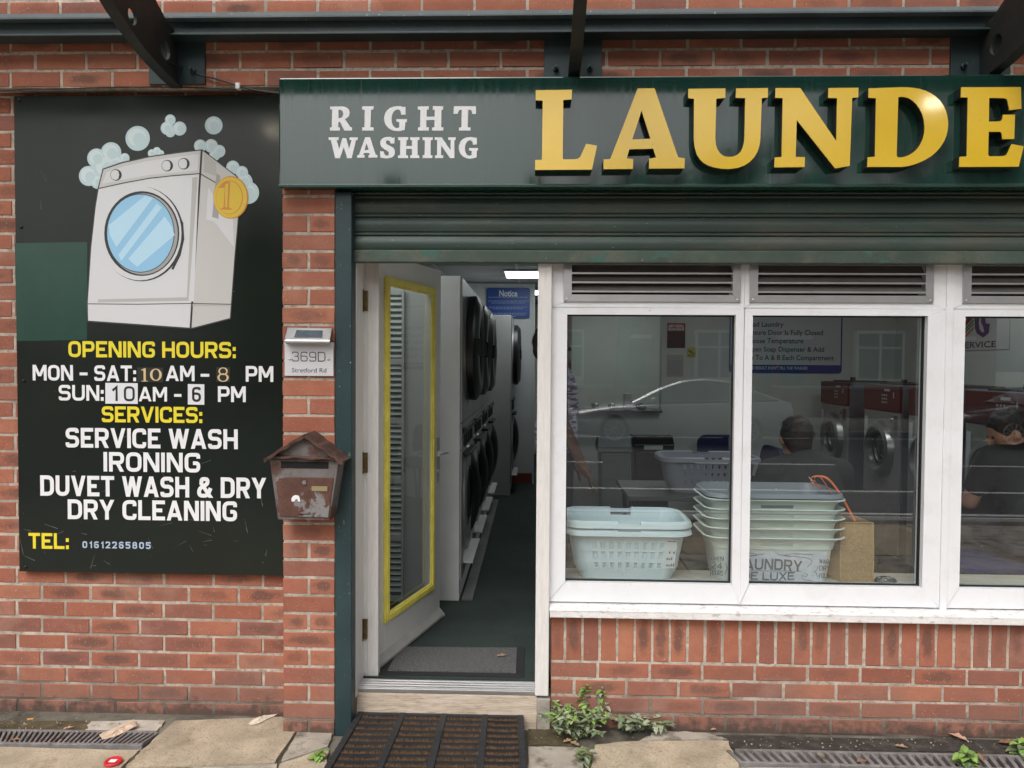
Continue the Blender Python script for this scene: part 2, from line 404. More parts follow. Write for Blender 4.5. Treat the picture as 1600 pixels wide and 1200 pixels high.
# ------------------------------------------------------------------ the shop building
shop = thing('shop_building', 'red brick shop building with white framed windows and an open white door', 'shop', (0, 0, 0))
YP, YL = -.10, .06                         # pier face, recessed bay face
PX0 = W(441.5, 700, YP).x; PX1 = W(523, 700, YP).x
def brick(mb, x0, x1, z0, z1, y, vert=False):
    j = .0012; nx, nz = (2, 5) if vert else (5, 2)
    def ringpts(ins, yy, amp):
        a, b, c, d = x0+ins, x1-ins, z0+ins, z1-ins; p = []
        for i in range(nx): p.append((a+(b-a)*i/nx, c))
        for i in range(nz): p.append((b, c+(d-c)*i/nz))
        for i in range(nx): p.append((b-(b-a)*i/nx, d))
        for i in range(nz): p.append((a, d-(d-c)*i/nz))
        return [(u+rng.uniform(-amp, amp), yy, v+rng.uniform(-amp, amp)) for u, v in p]
    dy = rng.uniform(-.0014, .0014); tl = rng.uniform(-.010, .010); tz = rng.uniform(-.015, .015)
    xm, zm = (x0+x1)/2, (z0+z1)/2
    o = ringpts(0, y+.009, j); i1 = ringpts(.0008, y+.0022, j); i2 = ringpts(.0032, y, j*.7)
    pts = o + [(a, b+dy+(a-xm)*tl+(c-zm)*tz, c) for a, b, c in i1+i2]
    n = len(o); fs = [tuple(range(2*n, 3*n))]
    for k in range(2):
        for q in range(n): fs.append((k*n+q, k*n+(q+1) % n, (k+1)*n+(q+1) % n, (k+1)*n+q))
    st = len(mb.f); mb.add(pts, fs)
    col = (rng.random(), rng.random(), rng.random(), 1)
    for k, f in enumerate(fs):
        mb.uv[st+k] = ([((pts[i][0]-x0)/(x1-x0), (pts[i][2]-z0)/(z1-z0)) for i in f], col)
def courses(mb, X0, X1, ztop, n, y, joint, mod=.225, h=.075, seq=(0, .5), drift=0):
    for k in range(n):
        z1 = ztop - k*h - .005; z0 = ztop - (k+1)*h + .005
        j0 = joint + seq[k % len(seq)]*mod + rng.uniform(-.004, .004)
        a = j0 - math.ceil((j0-X0)/mod)*mod
        while a < X1:
            p, q = max(a+.005, X0), min(a+mod-.005, X1)
            if q-p > .012: brick(mb, p, q, z0 + rng.uniform(-.001, .001), z1 + rng.uniform(-.001, .001), y)
            a += mod
def wall_part(name, mb, label=None):
    o = mb.build(name, [BRICK, MORTAR], shop)
    if label: o['label'] = label
    return o
TOPZ = 2.9135
# upper wall
b = MB(); jx = W(536.3, 66, 0).x
courses(b, -4.6, 4.6, TOPZ + .075*22, 24, 0, jx - .1125, seq=(.5, 0))   # course above the mark is index 21
b.mi = 1; b.box(-4.6, 4.6, .0025, .3, 2.765, 4.6)
wall_part('upper_wall', b, 'upper brick wall above the fascia')
# recessed bay, left
b = MB(); lz = W(300, 916.5, YL).z; jl = W(293/2.857, 930, YL).x
courses(b, -4.6, PX0+.1, lz + .075*30, 39, YL, jl, seq=(.5, 0))
b.mi = 1; b.box(-4.6, PX0+.1, YL+.0025, .3, -.2, 2.764)
wall_part('recessed_wall', b, 'recessed brick wall behind the dark sign board')
# pier
b = MB(); pz = W(480, 900+92/2.857, YP).z
for k in range(-8, 40):
    z1 = pz + .0765*k; 
    if z1 > 2.40: break
    z0 = z1 - .0665
    if k % 2 == 0: brick(b, PX0, PX1, z0, z1, YP)
    else:
        xm = (PX0+PX1)/2
        brick(b, PX0, xm-.005, z0, z1, YP); brick(b, xm+.005, PX1, z0, z1, YP)
b.mi = 1; b.box(PX0+.004, PX1-.002, YP+.0025, .3, -.2, 2.42)
wall_part('brick_pier', b, 'slim brick pier carrying the letter box')
# wall under the window
b = MB(); RX0 = W(860.5, 1050, 0).x; rz = W(1000, 1035.5, 0).z
s0 = W(882.5, 1010, 0).x
a = s0 - .0755*round((s0-RX0)/.0755)
while a < 4.6:
    p, q = max(a+.005, RX0), min(a+.0705, 4.6)
    if q-p > .015: brick(b, p, q, rz+.005, rz+.222, 0, True)
    a += .0755
for k, jp in enumerate(((935, 1046), (896, 1075), (1016, 1108), (1052, 1130), (1016, 1108))):
    jj = W(jp[0], jp[1], 0).x
    courses(b, RX0, 4.6, rz - .075*k, 1, 0, jj)
b.mi = 1; b.box(RX0+.002, 4.6, .0025, .22, -.2, rz+.222)
wall_part('low_brick_wall', b, 'low brick wall under the window with an upright brick course')
# side walls, back and roof of the shop
RENDERW = pm('plain_render', (.5,.47,.42), .9, var=.1, vs=4)
b = MB(); b.box(-4.6, -4.4, .3, 9, -.2, 4.6); b.box(4.4, 4.6, .3, 9, -.2, 4.6); b.box(-4.6, 4.6, 9, 9.2, -.2, 4.6)
b.build('outer_wall', RENDERW, shop)
b = MB(); b.box(-4.7, 4.7, -.1, 9.3, 4.6, 4.75); b.build('roof', pm('grey_felt', (.1,.1,.1), .9), shop)

# window: frames, panes, vents
YF, YG = .015, .06
zt = 2.06; zsb = W(1150, 946, YF).z
fx = lambda px, py=700: W(px, py, YF).x
zz = lambda py, px=1150: W(px, py, YF).z
z_tr1, z_tr0 = zz(472, 1020), zz(491.5, 1020)          # transom
z_b1, z_b0 = W(1150, 914, YF).z, W(1150, 944, YF).z     # bottom rail
def miter_frame(mb, x0, x1, z0, z1, l, r, bt, tp, y0, y1):
    # four mitred members round an opening
    o = [(x0, z0), (x1, z0), (x1, z1), (x0, z1)]; i = [(x0+l, z0+bt), (x1-r, z0+bt), (x1-r, z1-tp), (x0+l, z1-tp)]
    g = .0006
    for k in range(4):
        a, c, d, e = o[k], o[(k+1) % 4], i[(k+1) % 4], i[k]
        q = [a, c, d, e]; cx = sum(p[0] for p in q)/4; cz = sum(p[1] for p in q)/4
        ang = math.atan2(c[1]-a[1], c[0]-a[0]); tx, tzz = math.cos(ang)*g, math.sin(ang)*g
        q = [(a[0]+tx, a[1]+tzz), (c[0]-tx, c[1]-tzz), (d[0]-tx, d[1]-tzz), (e[0]+tx, e[1]+tzz)]
        mb.prism(q, lambda u, v, t: (u, y0+t, v), y1-y0)
PANE = glass_mat('window_glass', (.90, .94, .93), 0, 1.52, 4.0)
GASK = pm('black_gasket', (.01,.01,.01), .5)
win = thing  # (name kept for readability)
def make_window(x0, x1, bays, label):
    # x0..x1 outer frame; bays = list of (left glass edge, right glass edge)
    f = MB()
    zb = z_b0
    edges = [x0] + [v for bq in bays for v in bq] + [x1]
    mids = [(bays[k][1]+bays[k+1][0])/2 for k in range(len(bays)-1)]
    cuts = [x0] + mids + [x1]
    for k, (a, c) in enumerate(bays):
        miter_frame(f, cuts[k], cuts[k+1], zb, (z_tr1+z_tr0)/2+.0025, a-cuts[k], cuts[k+1]-c, z_b1-zb, (z_tr1-z_tr0)/2+.0025, YF, YF+.065)
        miter_frame(f, cuts[k], cuts[k+1], (z_tr1+z_tr0)/2+.0028, zt, a-cuts[k], cuts[k+1]-c, (z_tr1-z_tr0)/2-.0028, .05, YF, YF+.065)
    o = f.build('window_frame', PVC, shop, bevel=.003); o['label'] = label
    for k, (a, c) in enumerate(bays):
        g = MB(); g.quad((a-.01, YG, z_b1-.01), (c+.01, YG, z_b1-.01), (c+.01, YG, z_tr0+.01), (a-.01, YG, z_tr0+.01)); g.build('pane', PANE, o)
        g = MB(); w = .006
        for q in ((a, a+w, z_b1, z_tr0), (c-w, c, z_b1, z_tr0), (a+w, c-w, z_b1, z_b1+w), (a+w, c-w, z_tr0-w, z_tr0)):
            g.box(q[0], q[1], YF+.028, YG-.002, q[2], q[3])
        g.build('gasket', GASK, o)
        # louvred ventilator above
        v = MB(); va, vc = a-.016, c+.016; zv0 = W(1020, 472.5, YF).z; zv1 = zt-.004
        vz0 = W(1020, 461.5, YF).z
        miter_frame(v, va, vc, zv0+.002, zv1, .034, .034, vz0-zv0, .012, YF-.008, YF+.0)
        for q in range(5):
            zc = vz0 + .010 + q*.039
            v.mi = 0; v.box(va+.034, vc-.034, YF-.006, YF-.001, zc+.002, zc+.009)
            v.mi = 2; v.add([(va+.034, YF-.0005, zc), (vc-.034, YF-.0005, zc), (vc-.034, YF+.030, zc+.040), (va+.034, YF+.030, zc+.040), (va+.034, YF-.0005, zc+.005), (vc-.034, YF-.0005, zc+.005), (vc-.034, YF+.030, zc+.045), (va+.034, YF+.030, zc+.045)],
                  [(0,3,2,1),(4,5,6,7),(0,1,5,4),(1,2,6,5),(2,3,7,6),(3,0,4,7)])
        v.mi = 0
        for sx in (va+.014, vc-.014): v.ball((sx, YF-.009, zv0+.012), (.005,.003,.005), 8, 6)
        v.mi = 1; v.box(va+.034, vc-.034, YF+.053, YF+.058, vz0, zv1)
        v.build('ventilator', [ALU, pm('vent_mesh', (.02,.017,.016), .9), pm('brown_vent_blade', (.10,.088,.08), .6, var=.15, vs=10)], o)
    return o
wx0 = fx(858.5); wA = (fx(884.5), fx(1147)); wB = (fx(1173), fx(1446)); wx1 = fx(1472.5)
frame1 = make_window(wx0, wx1, [wA, wB], 'white window frame with two panes over the low brick wall')
bx0, bx1 = fx(1473), fx(1484)
b = MB(); b.box(bx0, bx1, YF-.006, YF+.07, z_b0-.012, zt); b.build('coupling_mullion', PVC, shop, bevel=.002)
wC0 = fx(1503.5); pw = wB[1]-wB[0]
frame2 = make_window(bx1+.001, bx1+1.74, [(wC0, wC0+pw), (wC0+pw+.07, wC0+2*pw+.04)], 'white window frame right of the coupling mullion')
# sill
b = MB(); zs1 = z_b0-.001; zs0 = W(1100, 968.5, -.04).z; xs0 = W(859.5, 950, -.03).x
b.prism([(YF+.06, zs1), (YF+.06, zs0), (-.045, zs0), (-.045, zs0+.032), (-.035, zs0+.036)], lambda u, v, t: (xs0+t, u, v), 4.3-xs0)
o = b.build('window_sill', PEEL, shop, bevel=.003); o['label'] = 'white sill with flaking paint'

# door surround
HX, HY = -.755, .105
b = MB(); b.box(W(549.5, 700, -.02).x, W(557.5, 700, -.02).x, -.03, .12, .12, 2.12)
b.box(W(838.8, 700, -.02).x, W(860.2, 700, -.02).x, -.02, .12, W(850, 1088, -.02).z, 2.12)
b.build('door_frame', TIMBERW, shop, bevel=.004)
b = MB(); b.box(-.775, -.70, .115, .16, .15, 2.1); b.build('hinge_jamb', TIMBERW, shop, bevel=.003)
b = MB(); zt0 = W(700, 1080, .0).z; zt1 = zt0+.02
b.box(-.775, .02, .0, .10, zt0-.012, zt0+.006)
for q in range(4): b.box(-.775, .02, .004+q*.024, .016+q*.024, zt0+.006, zt0+.012)
b.build('threshold', ALU, shop, bevel=.0015)
WOODS = pm('weathered_sill_timber', (.45,.37,.28), .8, var=.3, vs=9, stretch=(1,1,9), bump=.7, bs=30, col2=(.2,.14,.09), c2s=30, c2=(.56,.68), c2st=(.5,1,6), col3=(.55,.45,.38), c3s=4, c3=(.5,.6))
b = MB(); zb_ = .03
b.prism([(.1, zt0-.0125), (.1, -.1), (-.012, -.1), (-.012, zb_), (.0, zt0-.02), (.002, zt0-.0125)], lambda u, v, t: (-.785+t, u, v), .805)
b.build('doorstep', WOODS, shop, bevel=.004)
b = MB(); b.box(.02, .08, -.012, .1, -.1, .128); b.build('post_base', pm('cracked_render', (.3,.27,.23), .9, var=.4, vs=20, bump=.7, bs=60), shop, bevel=.006)

# the open door
du = Vector((.282, .9594, 0)); dn = Vector((.9594, -.282, 0)); d0 = Vector((HX, HY, 0))
def DX(p): return d0 + du*p.x + dn*p.y + Vector((0, 0, p.z))
DOORW = pm('white_door_paint', (.68,.67,.65), .4, var=.04, vs=5, col2=(.4,.38,.35), c2s=60, c2=(.72,.77))
g0, g1, gz0, gz1 = .168, .735, .345, 1.985; dz0, dz1, DL = .168, 2.09, .83
b = MB(); b.xf = DX
miter_frame_door = [(0, g0+.012, dz0, dz1), (g1-.012, DL, dz0, dz1), (g0+.012, g1-.012, dz0, gz0+.012), (g0+.012, g1-.012, gz1-.012, dz1)]
for a, c, e, f_ in miter_frame_door: b.box(a, c, -.045, 0, e, f_)
b.box(.002, .018, .0, .006, dz0, dz1)
door = b.build('door', DOORW, shop, bevel=.002); door['label'] = 'white glazed door standing open into the shop'
b = MB(); b.xf = DX; yb = .022
for q, (a0, a1, w0, w1) in enumerate(((0, .022, .0, .010), (.010, .034, .0101, .014), (.030, .042, .0, .008))):
    for (x0, x1, z0, z1) in ((g0+a0, g0+a1, gz0+a0, gz1-a0), (g1-a1, g1-a0, gz0+a0, gz1-a0), (g0+a1, g1-a1, gz0+a0, gz0+a1), (g0+a1, g1-a1, gz1-a1, gz1-a0)):
        b.box(x0, x1, w0+.0003*q, w1+.004, z0, z1)
b.build('glazing_bead', pm('yellow_paint', (.84,.73,.14), .45, var=.12, vs=14, bump=.15, bs=60), door, bevel=.002)
b = MB(); b.xf = DX; b.quad((g0, -.015, gz0), (g1, -.015, gz0), (g1, -.015, gz1), (g0, -.015, gz1)); b.build('pane', PANE, door)
b = MB(); b.xf = DX
b.box(.765, .80, .0, .008, .93, 1.17); b.tube([(.782, .006, 1.09), (.782, .05, 1.09), (.80, .058, 1.09)], .009, 10)
b.tube([(.79, .055, 1.09), (.73, .06, 1.095), (.67, .058, 1.09)], .009, 10); b.tube([(.782, .008, .985), (.782, .016, .985)], .010, 12)
b.build('handle', pm('satin_handle', (.55,.55,.56), .35, metal=.35), door, smooth=40)
b = MB(); b.xf = DX; b.prism([(0, .21), (0, .17), (.028, .165), (.028, .178)], lambda u, v, t: Vector((.02+t, u, v)), DL-.02)
b.build('weather_bar', pm('grey_weather_bar', (.36,.35,.33), .5, var=.1, vs=10), door, bevel=.002)
BRASS = pm('tarnished_brass', (.16,.11,.05), .4, metal=.8, var=.4, vs=30)
for py in (470, 723, 983):
    b = MB(); zc = W(566, py, .1).z
    b.box(-.778, -.7465, .095, .1149, zc-.045, zc+.045); b.tube([(-.768, .09, zc-.05), (-.768, .09, zc+.05)], .0065, 10)
    for q in (-.03, -.01, .012, .032): b.ball((-.757, .0945, zc+q), (.004,.002,.004), 8, 6)
    b.build('hinge', BRASS, door)

# ------------------------------------------------------------------ fascia sign
YS = -.16
fs = thing('fascia_sign', 'long glossy green shop fascia with big raised yellow letters above the shutter', 'shop sign', (W(434, 207, YS).x, YS, 2.3))
fx0 = W(435.5, 207, YS).x; fz1 = W(1000, 118.5, YS).z; fz0 = W(1000, 291.5, YS).z
b = MB(); b.box(fx0, 4.4, YS, -.003, fz0, fz1); b.build('sign_box', FASC, fs, bevel=.006)
b = MB(); b.box(fx0-.002, 4.4, YS-.003, YS+.02, fz0-.003, fz0+.011); b.build('edge_trim', FASCE, fs, bevel=.003)
def traced(pts, ox, oy, sc, Y): return [(W(ox+x/sc, oy+y/sc, Y).x, W(ox+x/sc, oy+y/sc, Y).z) for x, y in pts]
A_, B_, C_, D_ = (820,120,6.154), (1060,120,5.714), (1320,120,5.714), (500,150,6.154)
BIG = [
 (A_, [[(105,128),(455,124),(450,218),(370,222),(365,780),(372,794),(470,793),(510,788),(535,768),(590,643),(695,662),(646,892),(98,895),(100,800),(165,798),(172,228),(105,225)]]),
 (A_, [[(1085,112),(1248,110),(1475,775),(1538,782),(1535,880),(1195,882),(1195,788),(1262,775),(1235,690),(1005,697),(980,785),(1042,790),(1040,885),(757,888),(757,795),(822,790)], [(1123,325),(1208,595),(1033,602)]]),
 (B_, [[(88,107),(420,103),(418,187),(338,195),(330,545),(335,605),(348,645),(370,680),(400,703),(428,713),(455,715),(490,711),(525,697),(555,670),(575,632),(586,585),(590,540),(597,190),(512,187),(515,103),(800,100),(798,185),(745,190),(733,530),(730,580),(720,630),(703,675),(678,718),(640,758),(590,792),(530,813),(450,823),(385,820),(325,810),(270,793),(225,768),(190,735),(163,690),(146,630),(138,560),(140,195),(88,190)]]),
 (B_, [[(868,100),(1088,100),(1410,575),(1418,190),(1338,187),(1340,100),(1608,97),(1606,183),(1552,187),(1530,795),(1400,817),(1057,385),(1047,715),(1130,717),(1126,805),(857,808),(860,720),(922,715),(932,190),(865,187)]]),
 (C_, [[(213,103),(350,98),(500,93),(560,94),(620,99),(672,108),(722,124),(768,146),(812,176),(850,213),(882,258),(905,307),(918,360),(923,415),(920,470),(908,525),(888,573),(858,622),(818,670),(770,710),(715,743),(660,768),(610,786),(560,798),(510,804),(202,804),(205,718),(270,713),(280,190),(212,187)], [(478,182),(505,178),(535,180),(570,190),(603,210),(636,240),(665,280),(690,328),(707,385),(713,440),(711,500),(698,555),(675,603),(645,645),(610,677),(570,701),(530,715),(490,720),(470,716),(463,700)]]),
 (C_, [[(1040,93),(1572,92),(1577,285),(1470,297),(1455,215),(1445,197),(1425,190),(1290,187),(1286,400),(1380,398),(1398,392),(1407,375),(1415,338),(1520,338),(1513,555),(1408,557),(1402,505),(1390,490),(1285,490),(1280,695),(1286,706),(1300,710),(1410,708),(1435,702),(1452,685),(1490,600),(1597,620),(1553,802),(1022,804),(1026,715),(1090,710),(1100,185),(1037,182)]]),
]
for (ox, oy, sc), loops in BIG:
    Lp = [traced(l, ox, oy, sc, YS-.05) for l in loops]
    b = MB(); b.plate(Lp, YS-.05, .004); b.mi = 1; b.plate(Lp, YS-.0455, .044)
    b.build('letter', [YEL, BLACKG], fs)
SMALL = [
 [[(97,102),(215,100),(240,104),(262,114),(278,130),(285,155),(283,180),(272,202),(240,222),(292,298),(308,303),(306,332),(235,332),(192,250),(178,245),(175,300),(192,303),(190,332),(95,332),(95,303),(113,300),(117,130),(97,128)], [(178,133),(200,134),(216,146),(224,165),(222,188),(210,207),(178,215)]],
 [[(405,100),(515,98),(513,130),(490,133),(485,300),(515,303),(515,332),(405,332),(407,303),(428,300),(430,132),(405,130)]],
 [[(822,103),(822,178),(782,180),(775,148),(765,133),(748,128),(725,135),(705,155),(692,185),(688,215),(690,250),(698,277),(712,298),(730,308),(750,308),(762,300),(762,250),(735,245),(733,222),(837,222),(835,250),(820,253),(815,325),(785,334),(750,338),(715,335),(685,325),(655,305),(632,277),(619,245),(617,205),(625,170),(645,138),(675,114),(710,102),(745,98),(775,98),(800,105)]],
 [[(942,100),(1047,98),(1045,128),(1027,132),(1025,200),(1103,198),(1103,132),(1083,130),(1085,98),(1185,98),(1183,130),(1168,133),(1165,300),(1187,303),(1185,332),(1077,332),(1077,303),(1100,300),(1102,230),(1022,232),(1022,300),(1047,303),(1045,332),(942,332),(943,303),(962,300),(965,132),(943,130)]],
 [[(1288,98),(1498,98),(1502,172),(1465,172),(1455,135),(1425,133),(1420,300),(1447,303),(1447,332),(1335,332),(1337,303),(1360,300),(1362,133),(1338,135),(1322,172),(1283,172)]],
 [[(83,398),(180,396),(178,422),(160,425),(185,510),(215,405),(252,405),(280,510),(303,425),(285,422),(285,398),(363,397),(362,425),(345,428),(305,597),(262,598),(228,490),(192,598),(145,598),(105,425),(85,422)]],
 [[(435,396),(482,396),(535,565),(553,568),(552,592),(465,593),(465,570),(478,566),(472,548),(422,548),(415,566),(428,570),(427,593),(357,592),(358,570),(375,566)], [(448,455),(468,520),(428,520)]],
 [[(717,397),(715,458),(678,455),(670,434),(650,424),(636,432),(634,450),(642,464),(680,482),(706,500),(720,525),(720,555),(708,577),(690,591),(660,599),(635,600),(580,592),(578,530),(612,533),(618,556),(632,571),(648,574),(662,563),(660,540),(645,526),(612,508),(590,488),(580,462),(582,435),(595,413),(618,398),(645,393),(680,394),(700,402)]],
 [[(750,396),(850,396),(848,422),(832,425),(830,480),(883,480),(885,425),(868,422),(868,396),(957,396),(955,422),(938,425),(938,568),(955,572),(955,597),(867,597),(867,572),(883,568),(884,508),(828,508),(828,568),(848,572),(848,597),(750,597),(750,572),(770,568),(772,425),(752,422)]],
 [[(985,397),(1085,397),(1083,422),(1065,425),(1063,568),(1082,572),(1082,597),(987,597),(987,572),(1005,568),(1008,425),(987,422)]],
 [[(1103,397),(1170,397),(1255,520),(1257,425),(1232,422),(1232,397),(1306,397),(1305,422),(1292,425),(1292,597),(1250,597),(1165,475),(1163,568),(1185,572),(1183,597),(1107,597),(1107,572),(1125,568),(1127,425),(1103,422)]],
 [[(1507,400),(1508,465),(1472,468),(1465,440),(1452,426),(1435,426),(1415,438),(1401,460),(1394,490),(1394,520),(1401,547),(1415,567),(1435,575),(1458,568),(1458,528),(1433,524),(1433,500),(1520,500),(1518,525),(1508,528),(1506,590),(1475,599),(1445,602),(1410,598),(1375,582),(1348,553),(1335,515),(1336,475),(1350,438),(1375,413),(1408,399),(1450,394),(1490,402)]],
]
for k, grp in enumerate((SMALL[:5], SMALL[5:])):
    b = MB()
    for loops in grp: b.plate([traced(l, *D_, YS-.0015) for l in loops], YS-.0015, .001)
    b.build('lettering', WHITEV, fs)

# ------------------------------------------------------------------ roller shutter
sh = thing('roller_shutter', 'half weathered green roller shutter rolled up under the fascia', 'shutter', (0, -.05, 2.0))
sh['label'] = 'weathered green roller shutter rolled up under the fascia'
YH = -.045
rx0, rx1 = W(523.5, 700, YP).x, W(549.5, 700, YP).x
b = MB(); b.box(rx0, rx1, YP-.002, .02, -.012, fz0-.006); b.mi = 0
b.build('guide_rail', RAILG, sh, bevel=.004)
b = MB(); prof = []
zb1 = W(1000, 391, YH).z; zb0 = W(1000, 411.5, YH).z
pitch = (W(1000, 303, YH).z - zb1)/3.0
for k in range(4):
    z0 = zb1 + k*pitch
    for t, yy in [(q/10*.72, -.008*math.sin(math.pi*q/10)) for q in range(11)] + [(.735, .006), (.765, .006), (.78, -.002), (.82, -.0055), (.88, -.0055), (.925, -.002), (.94, .006), (.985, .006)]:
        prof.append((YH+.004+yy, z0+t*pitch*.998))
xa, xb = rx1-.015, 4.3
vs = [(xa, y, z) for y, z in prof] + [(xb, y, z) for y, z in prof]; n = len(prof)
b.add(vs, [(i, n+i, n+i+1, i+1) for i in range(n-1)])
b.build('slat_curtain', SHUT, sh, smooth=28)
b = MB(); b.box(xa, xb, YH-.012, YH+.025, zb0, zb1-.002); b.build('bottom_bar', SHUTB, sh, bevel=.005)
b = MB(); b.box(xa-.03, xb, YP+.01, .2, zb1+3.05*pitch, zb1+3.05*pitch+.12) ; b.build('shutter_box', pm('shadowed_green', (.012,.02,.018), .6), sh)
# ------------------------------------------------------------------ stroke lettering (plain geometric capitals)
def _r(pts, r=.3, closed=False): return ('s', pts, r, closed)
def _d(a, b): return ('d', a, b)
GL = {
 'O': (.62, [_r([(0,0),(0,1),(1,1),(1,0)], .27, True)]), 'P': (.58, [_r([(0,0),(0,1)],0), _r([(0,1),(1,1),(1,.42),(0,.42)], .2)]),
 'E': (.52, [_r([(1,1),(0,1),(0,0),(1,0)],0), _r([(0,.5),(.9,.5)],0)]), 'N': (.64, [_r([(0,0),(0,1)],0), _r([(1,0),(1,1)],0), _d((.04,1),(.96,0))]),
 'I': (.0, [_r([(0,0),(0,1)],0)]), 'G': (.62, [_r([(1,.76),(1,1),(0,1),(0,0),(1,0),(1,.47),(.55,.47)], .25)]),
 'H': (.62, [_r([(0,0),(0,1)],0), _r([(1,0),(1,1)],0), _r([(0,.5),(1,.5)],0)]), 'U': (.62, [_r([(0,1),(0,0),(1,0),(1,1)], .27)]),
 'R': (.60, [_r([(0,0),(0,1)],0), _r([(0,1),(1,1),(1,.45),(0,.45)], .2), _d((.55,.45),(.97,0))]),
 'S': (.58, [_r([(.97,.8),(.97,1),(0,1),(0,.52),(1,.52),(1,0),(0,0),(0,.2)], .22)]),
 'M': (.78, [_r([(0,0),(0,1)],0), _r([(1,0),(1,1)],0), _d((.03,1),(.5,.22)), _d((.97,1),(.5,.22))]),
 'A': (.68, [_d((0,0),(.5,1)), _d((1,0),(.5,1)), _r([(.2,.22),(.8,.22)],0)]), 'T': (.58, [_r([(0,1),(1,1)],0), _r([(.5,0),(.5,1)],0)]),
 'V': (.66, [_d((0,1),(.5,0)), _d((1,1),(.5,0))]), 'C': (.60, [_r([(1,.74),(1,1),(0,1),(0,0),(1,0),(1,.26)], .26)]),
 'W': (.98, [_d((0,1),(.25,0)), _d((.5,1),(.25,0)), _d((.5,1),(.75,0)), _d((1,1),(.75,0))]), 'D': (.62, [_r([(0,0),(0,1),(1,1),(1,0)], {2:.27,3:.27}, True)]),
 'L': (.50, [_r([(0,1),(0,0),(1,0)],0)]), 'Y': (.64, [_d((0,1),(.5,.4)), _d((1,1),(.5,.4)), _r([(.5,0),(.5,.48)],0)]),
 '&': (.72, [_r([(.2,.72),(.2,1),(.72,1),(.72,.72),(0,.42),(0,0),(.72,0),(.98,.46)], .17), _d((.2,.72),(1,0))]), '-': (.36, [_r([(0,.43),(1,.43)],0)]),
 ':': (.0, [_r([(0,0),(0,.06)],0), _r([(0,.56),(0,.62)],0)]), "'": (.0, [_r([(0,.75),(0,1)],0)]), ',': (.0, [_r([(0,0),(0,.04)],0)]),
 'F': (.52, [_r([(1,1),(0,1),(0,0)],0), _r([(0,.5),(.85,.5)],0)]), 'B': (.58, [_r([(0,0),(0,1),(.93,1),(.93,.53),(0,.53)],{2:.2,3:.2}), _r([(0,.53),(1,.53),(1,0),(0,0)],{1:.2,2:.2})]),
 'K': (.6, [_r([(0,0),(0,1)],0), _d((.1,.45),(.95,1)), _d((.3,.55),(.98,0))]), 'X': (.6, [_d((0,0),(1,1)), _d((0,1),(1,0))]),
 '0': (.58, [_r([(0,0),(0,1),(1,1),(1,0)], .25, True)]), '1': (.26, [_r([(1,0),(1,1),(0,.72)],0)]), '2': (.56, [_r([(0,.76),(0,1),(1,1),(1,.58),(0,0),(1,0)], {1:.2,2:.2,3:.14})]),
 '3': (.56, [_r([(0,.8),(0,1),(.95,1),(.95,.53),(.35,.53)], .2), _r([(.35,.53),(1,.53),(1,0),(0,0),(0,.2)], .2)]), '4': (.6, [_r([(.75,0),(.75,1),(0,.25),(1,.25)],0)]),
 '5': (.56, [_r([(1,1),(0,1),(0,.58),(1,.58),(1,0),(0,0),(0,.18)], {3:.2,4:.2,5:.2})]), '6': (.58, [_r([(.95,.84),(.95,1),(0,1),(0,0),(1,0),(1,.56),(0,.56)], .22)]),
 '8': (.58, [_r([(.06,.53),(.06,1),(.94,1),(.94,.53)], .2, True), _r([(0,0),(0,.53),(1,.53),(1,0)], .2, True)]), '9': (.58, [_r([(.05,.16),(.05,0),(1,0),(1,1),(0,1),(0,.44),(1,.44)], .22)]),
}
def fillet(pts, rad, closed):
    n = len(pts); out = []
    for i, p in enumerate(pts):
        r = rad.get(i, 0) if isinstance(rad, dict) else rad
        if r <= 0 or (not closed and i in (0, n-1)): out.append(p); continue
        a, b = Vector(pts[i-1]), Vector(pts[(i+1) % n]); c = Vector(p)
        u, v = a-c, b-c; la, lb = u.length, v.length; u.normalize(); v.normalize()
        k = min(r, la*.499, lb*.499)
        for t in range(7):
            s = t/6; q = (c+u*k)*(1-s)**2 + c*2*s*(1-s) + (c+v*k)*s*s
            # push towards a circular corner
            out.append((q.x, q.y))
    return out
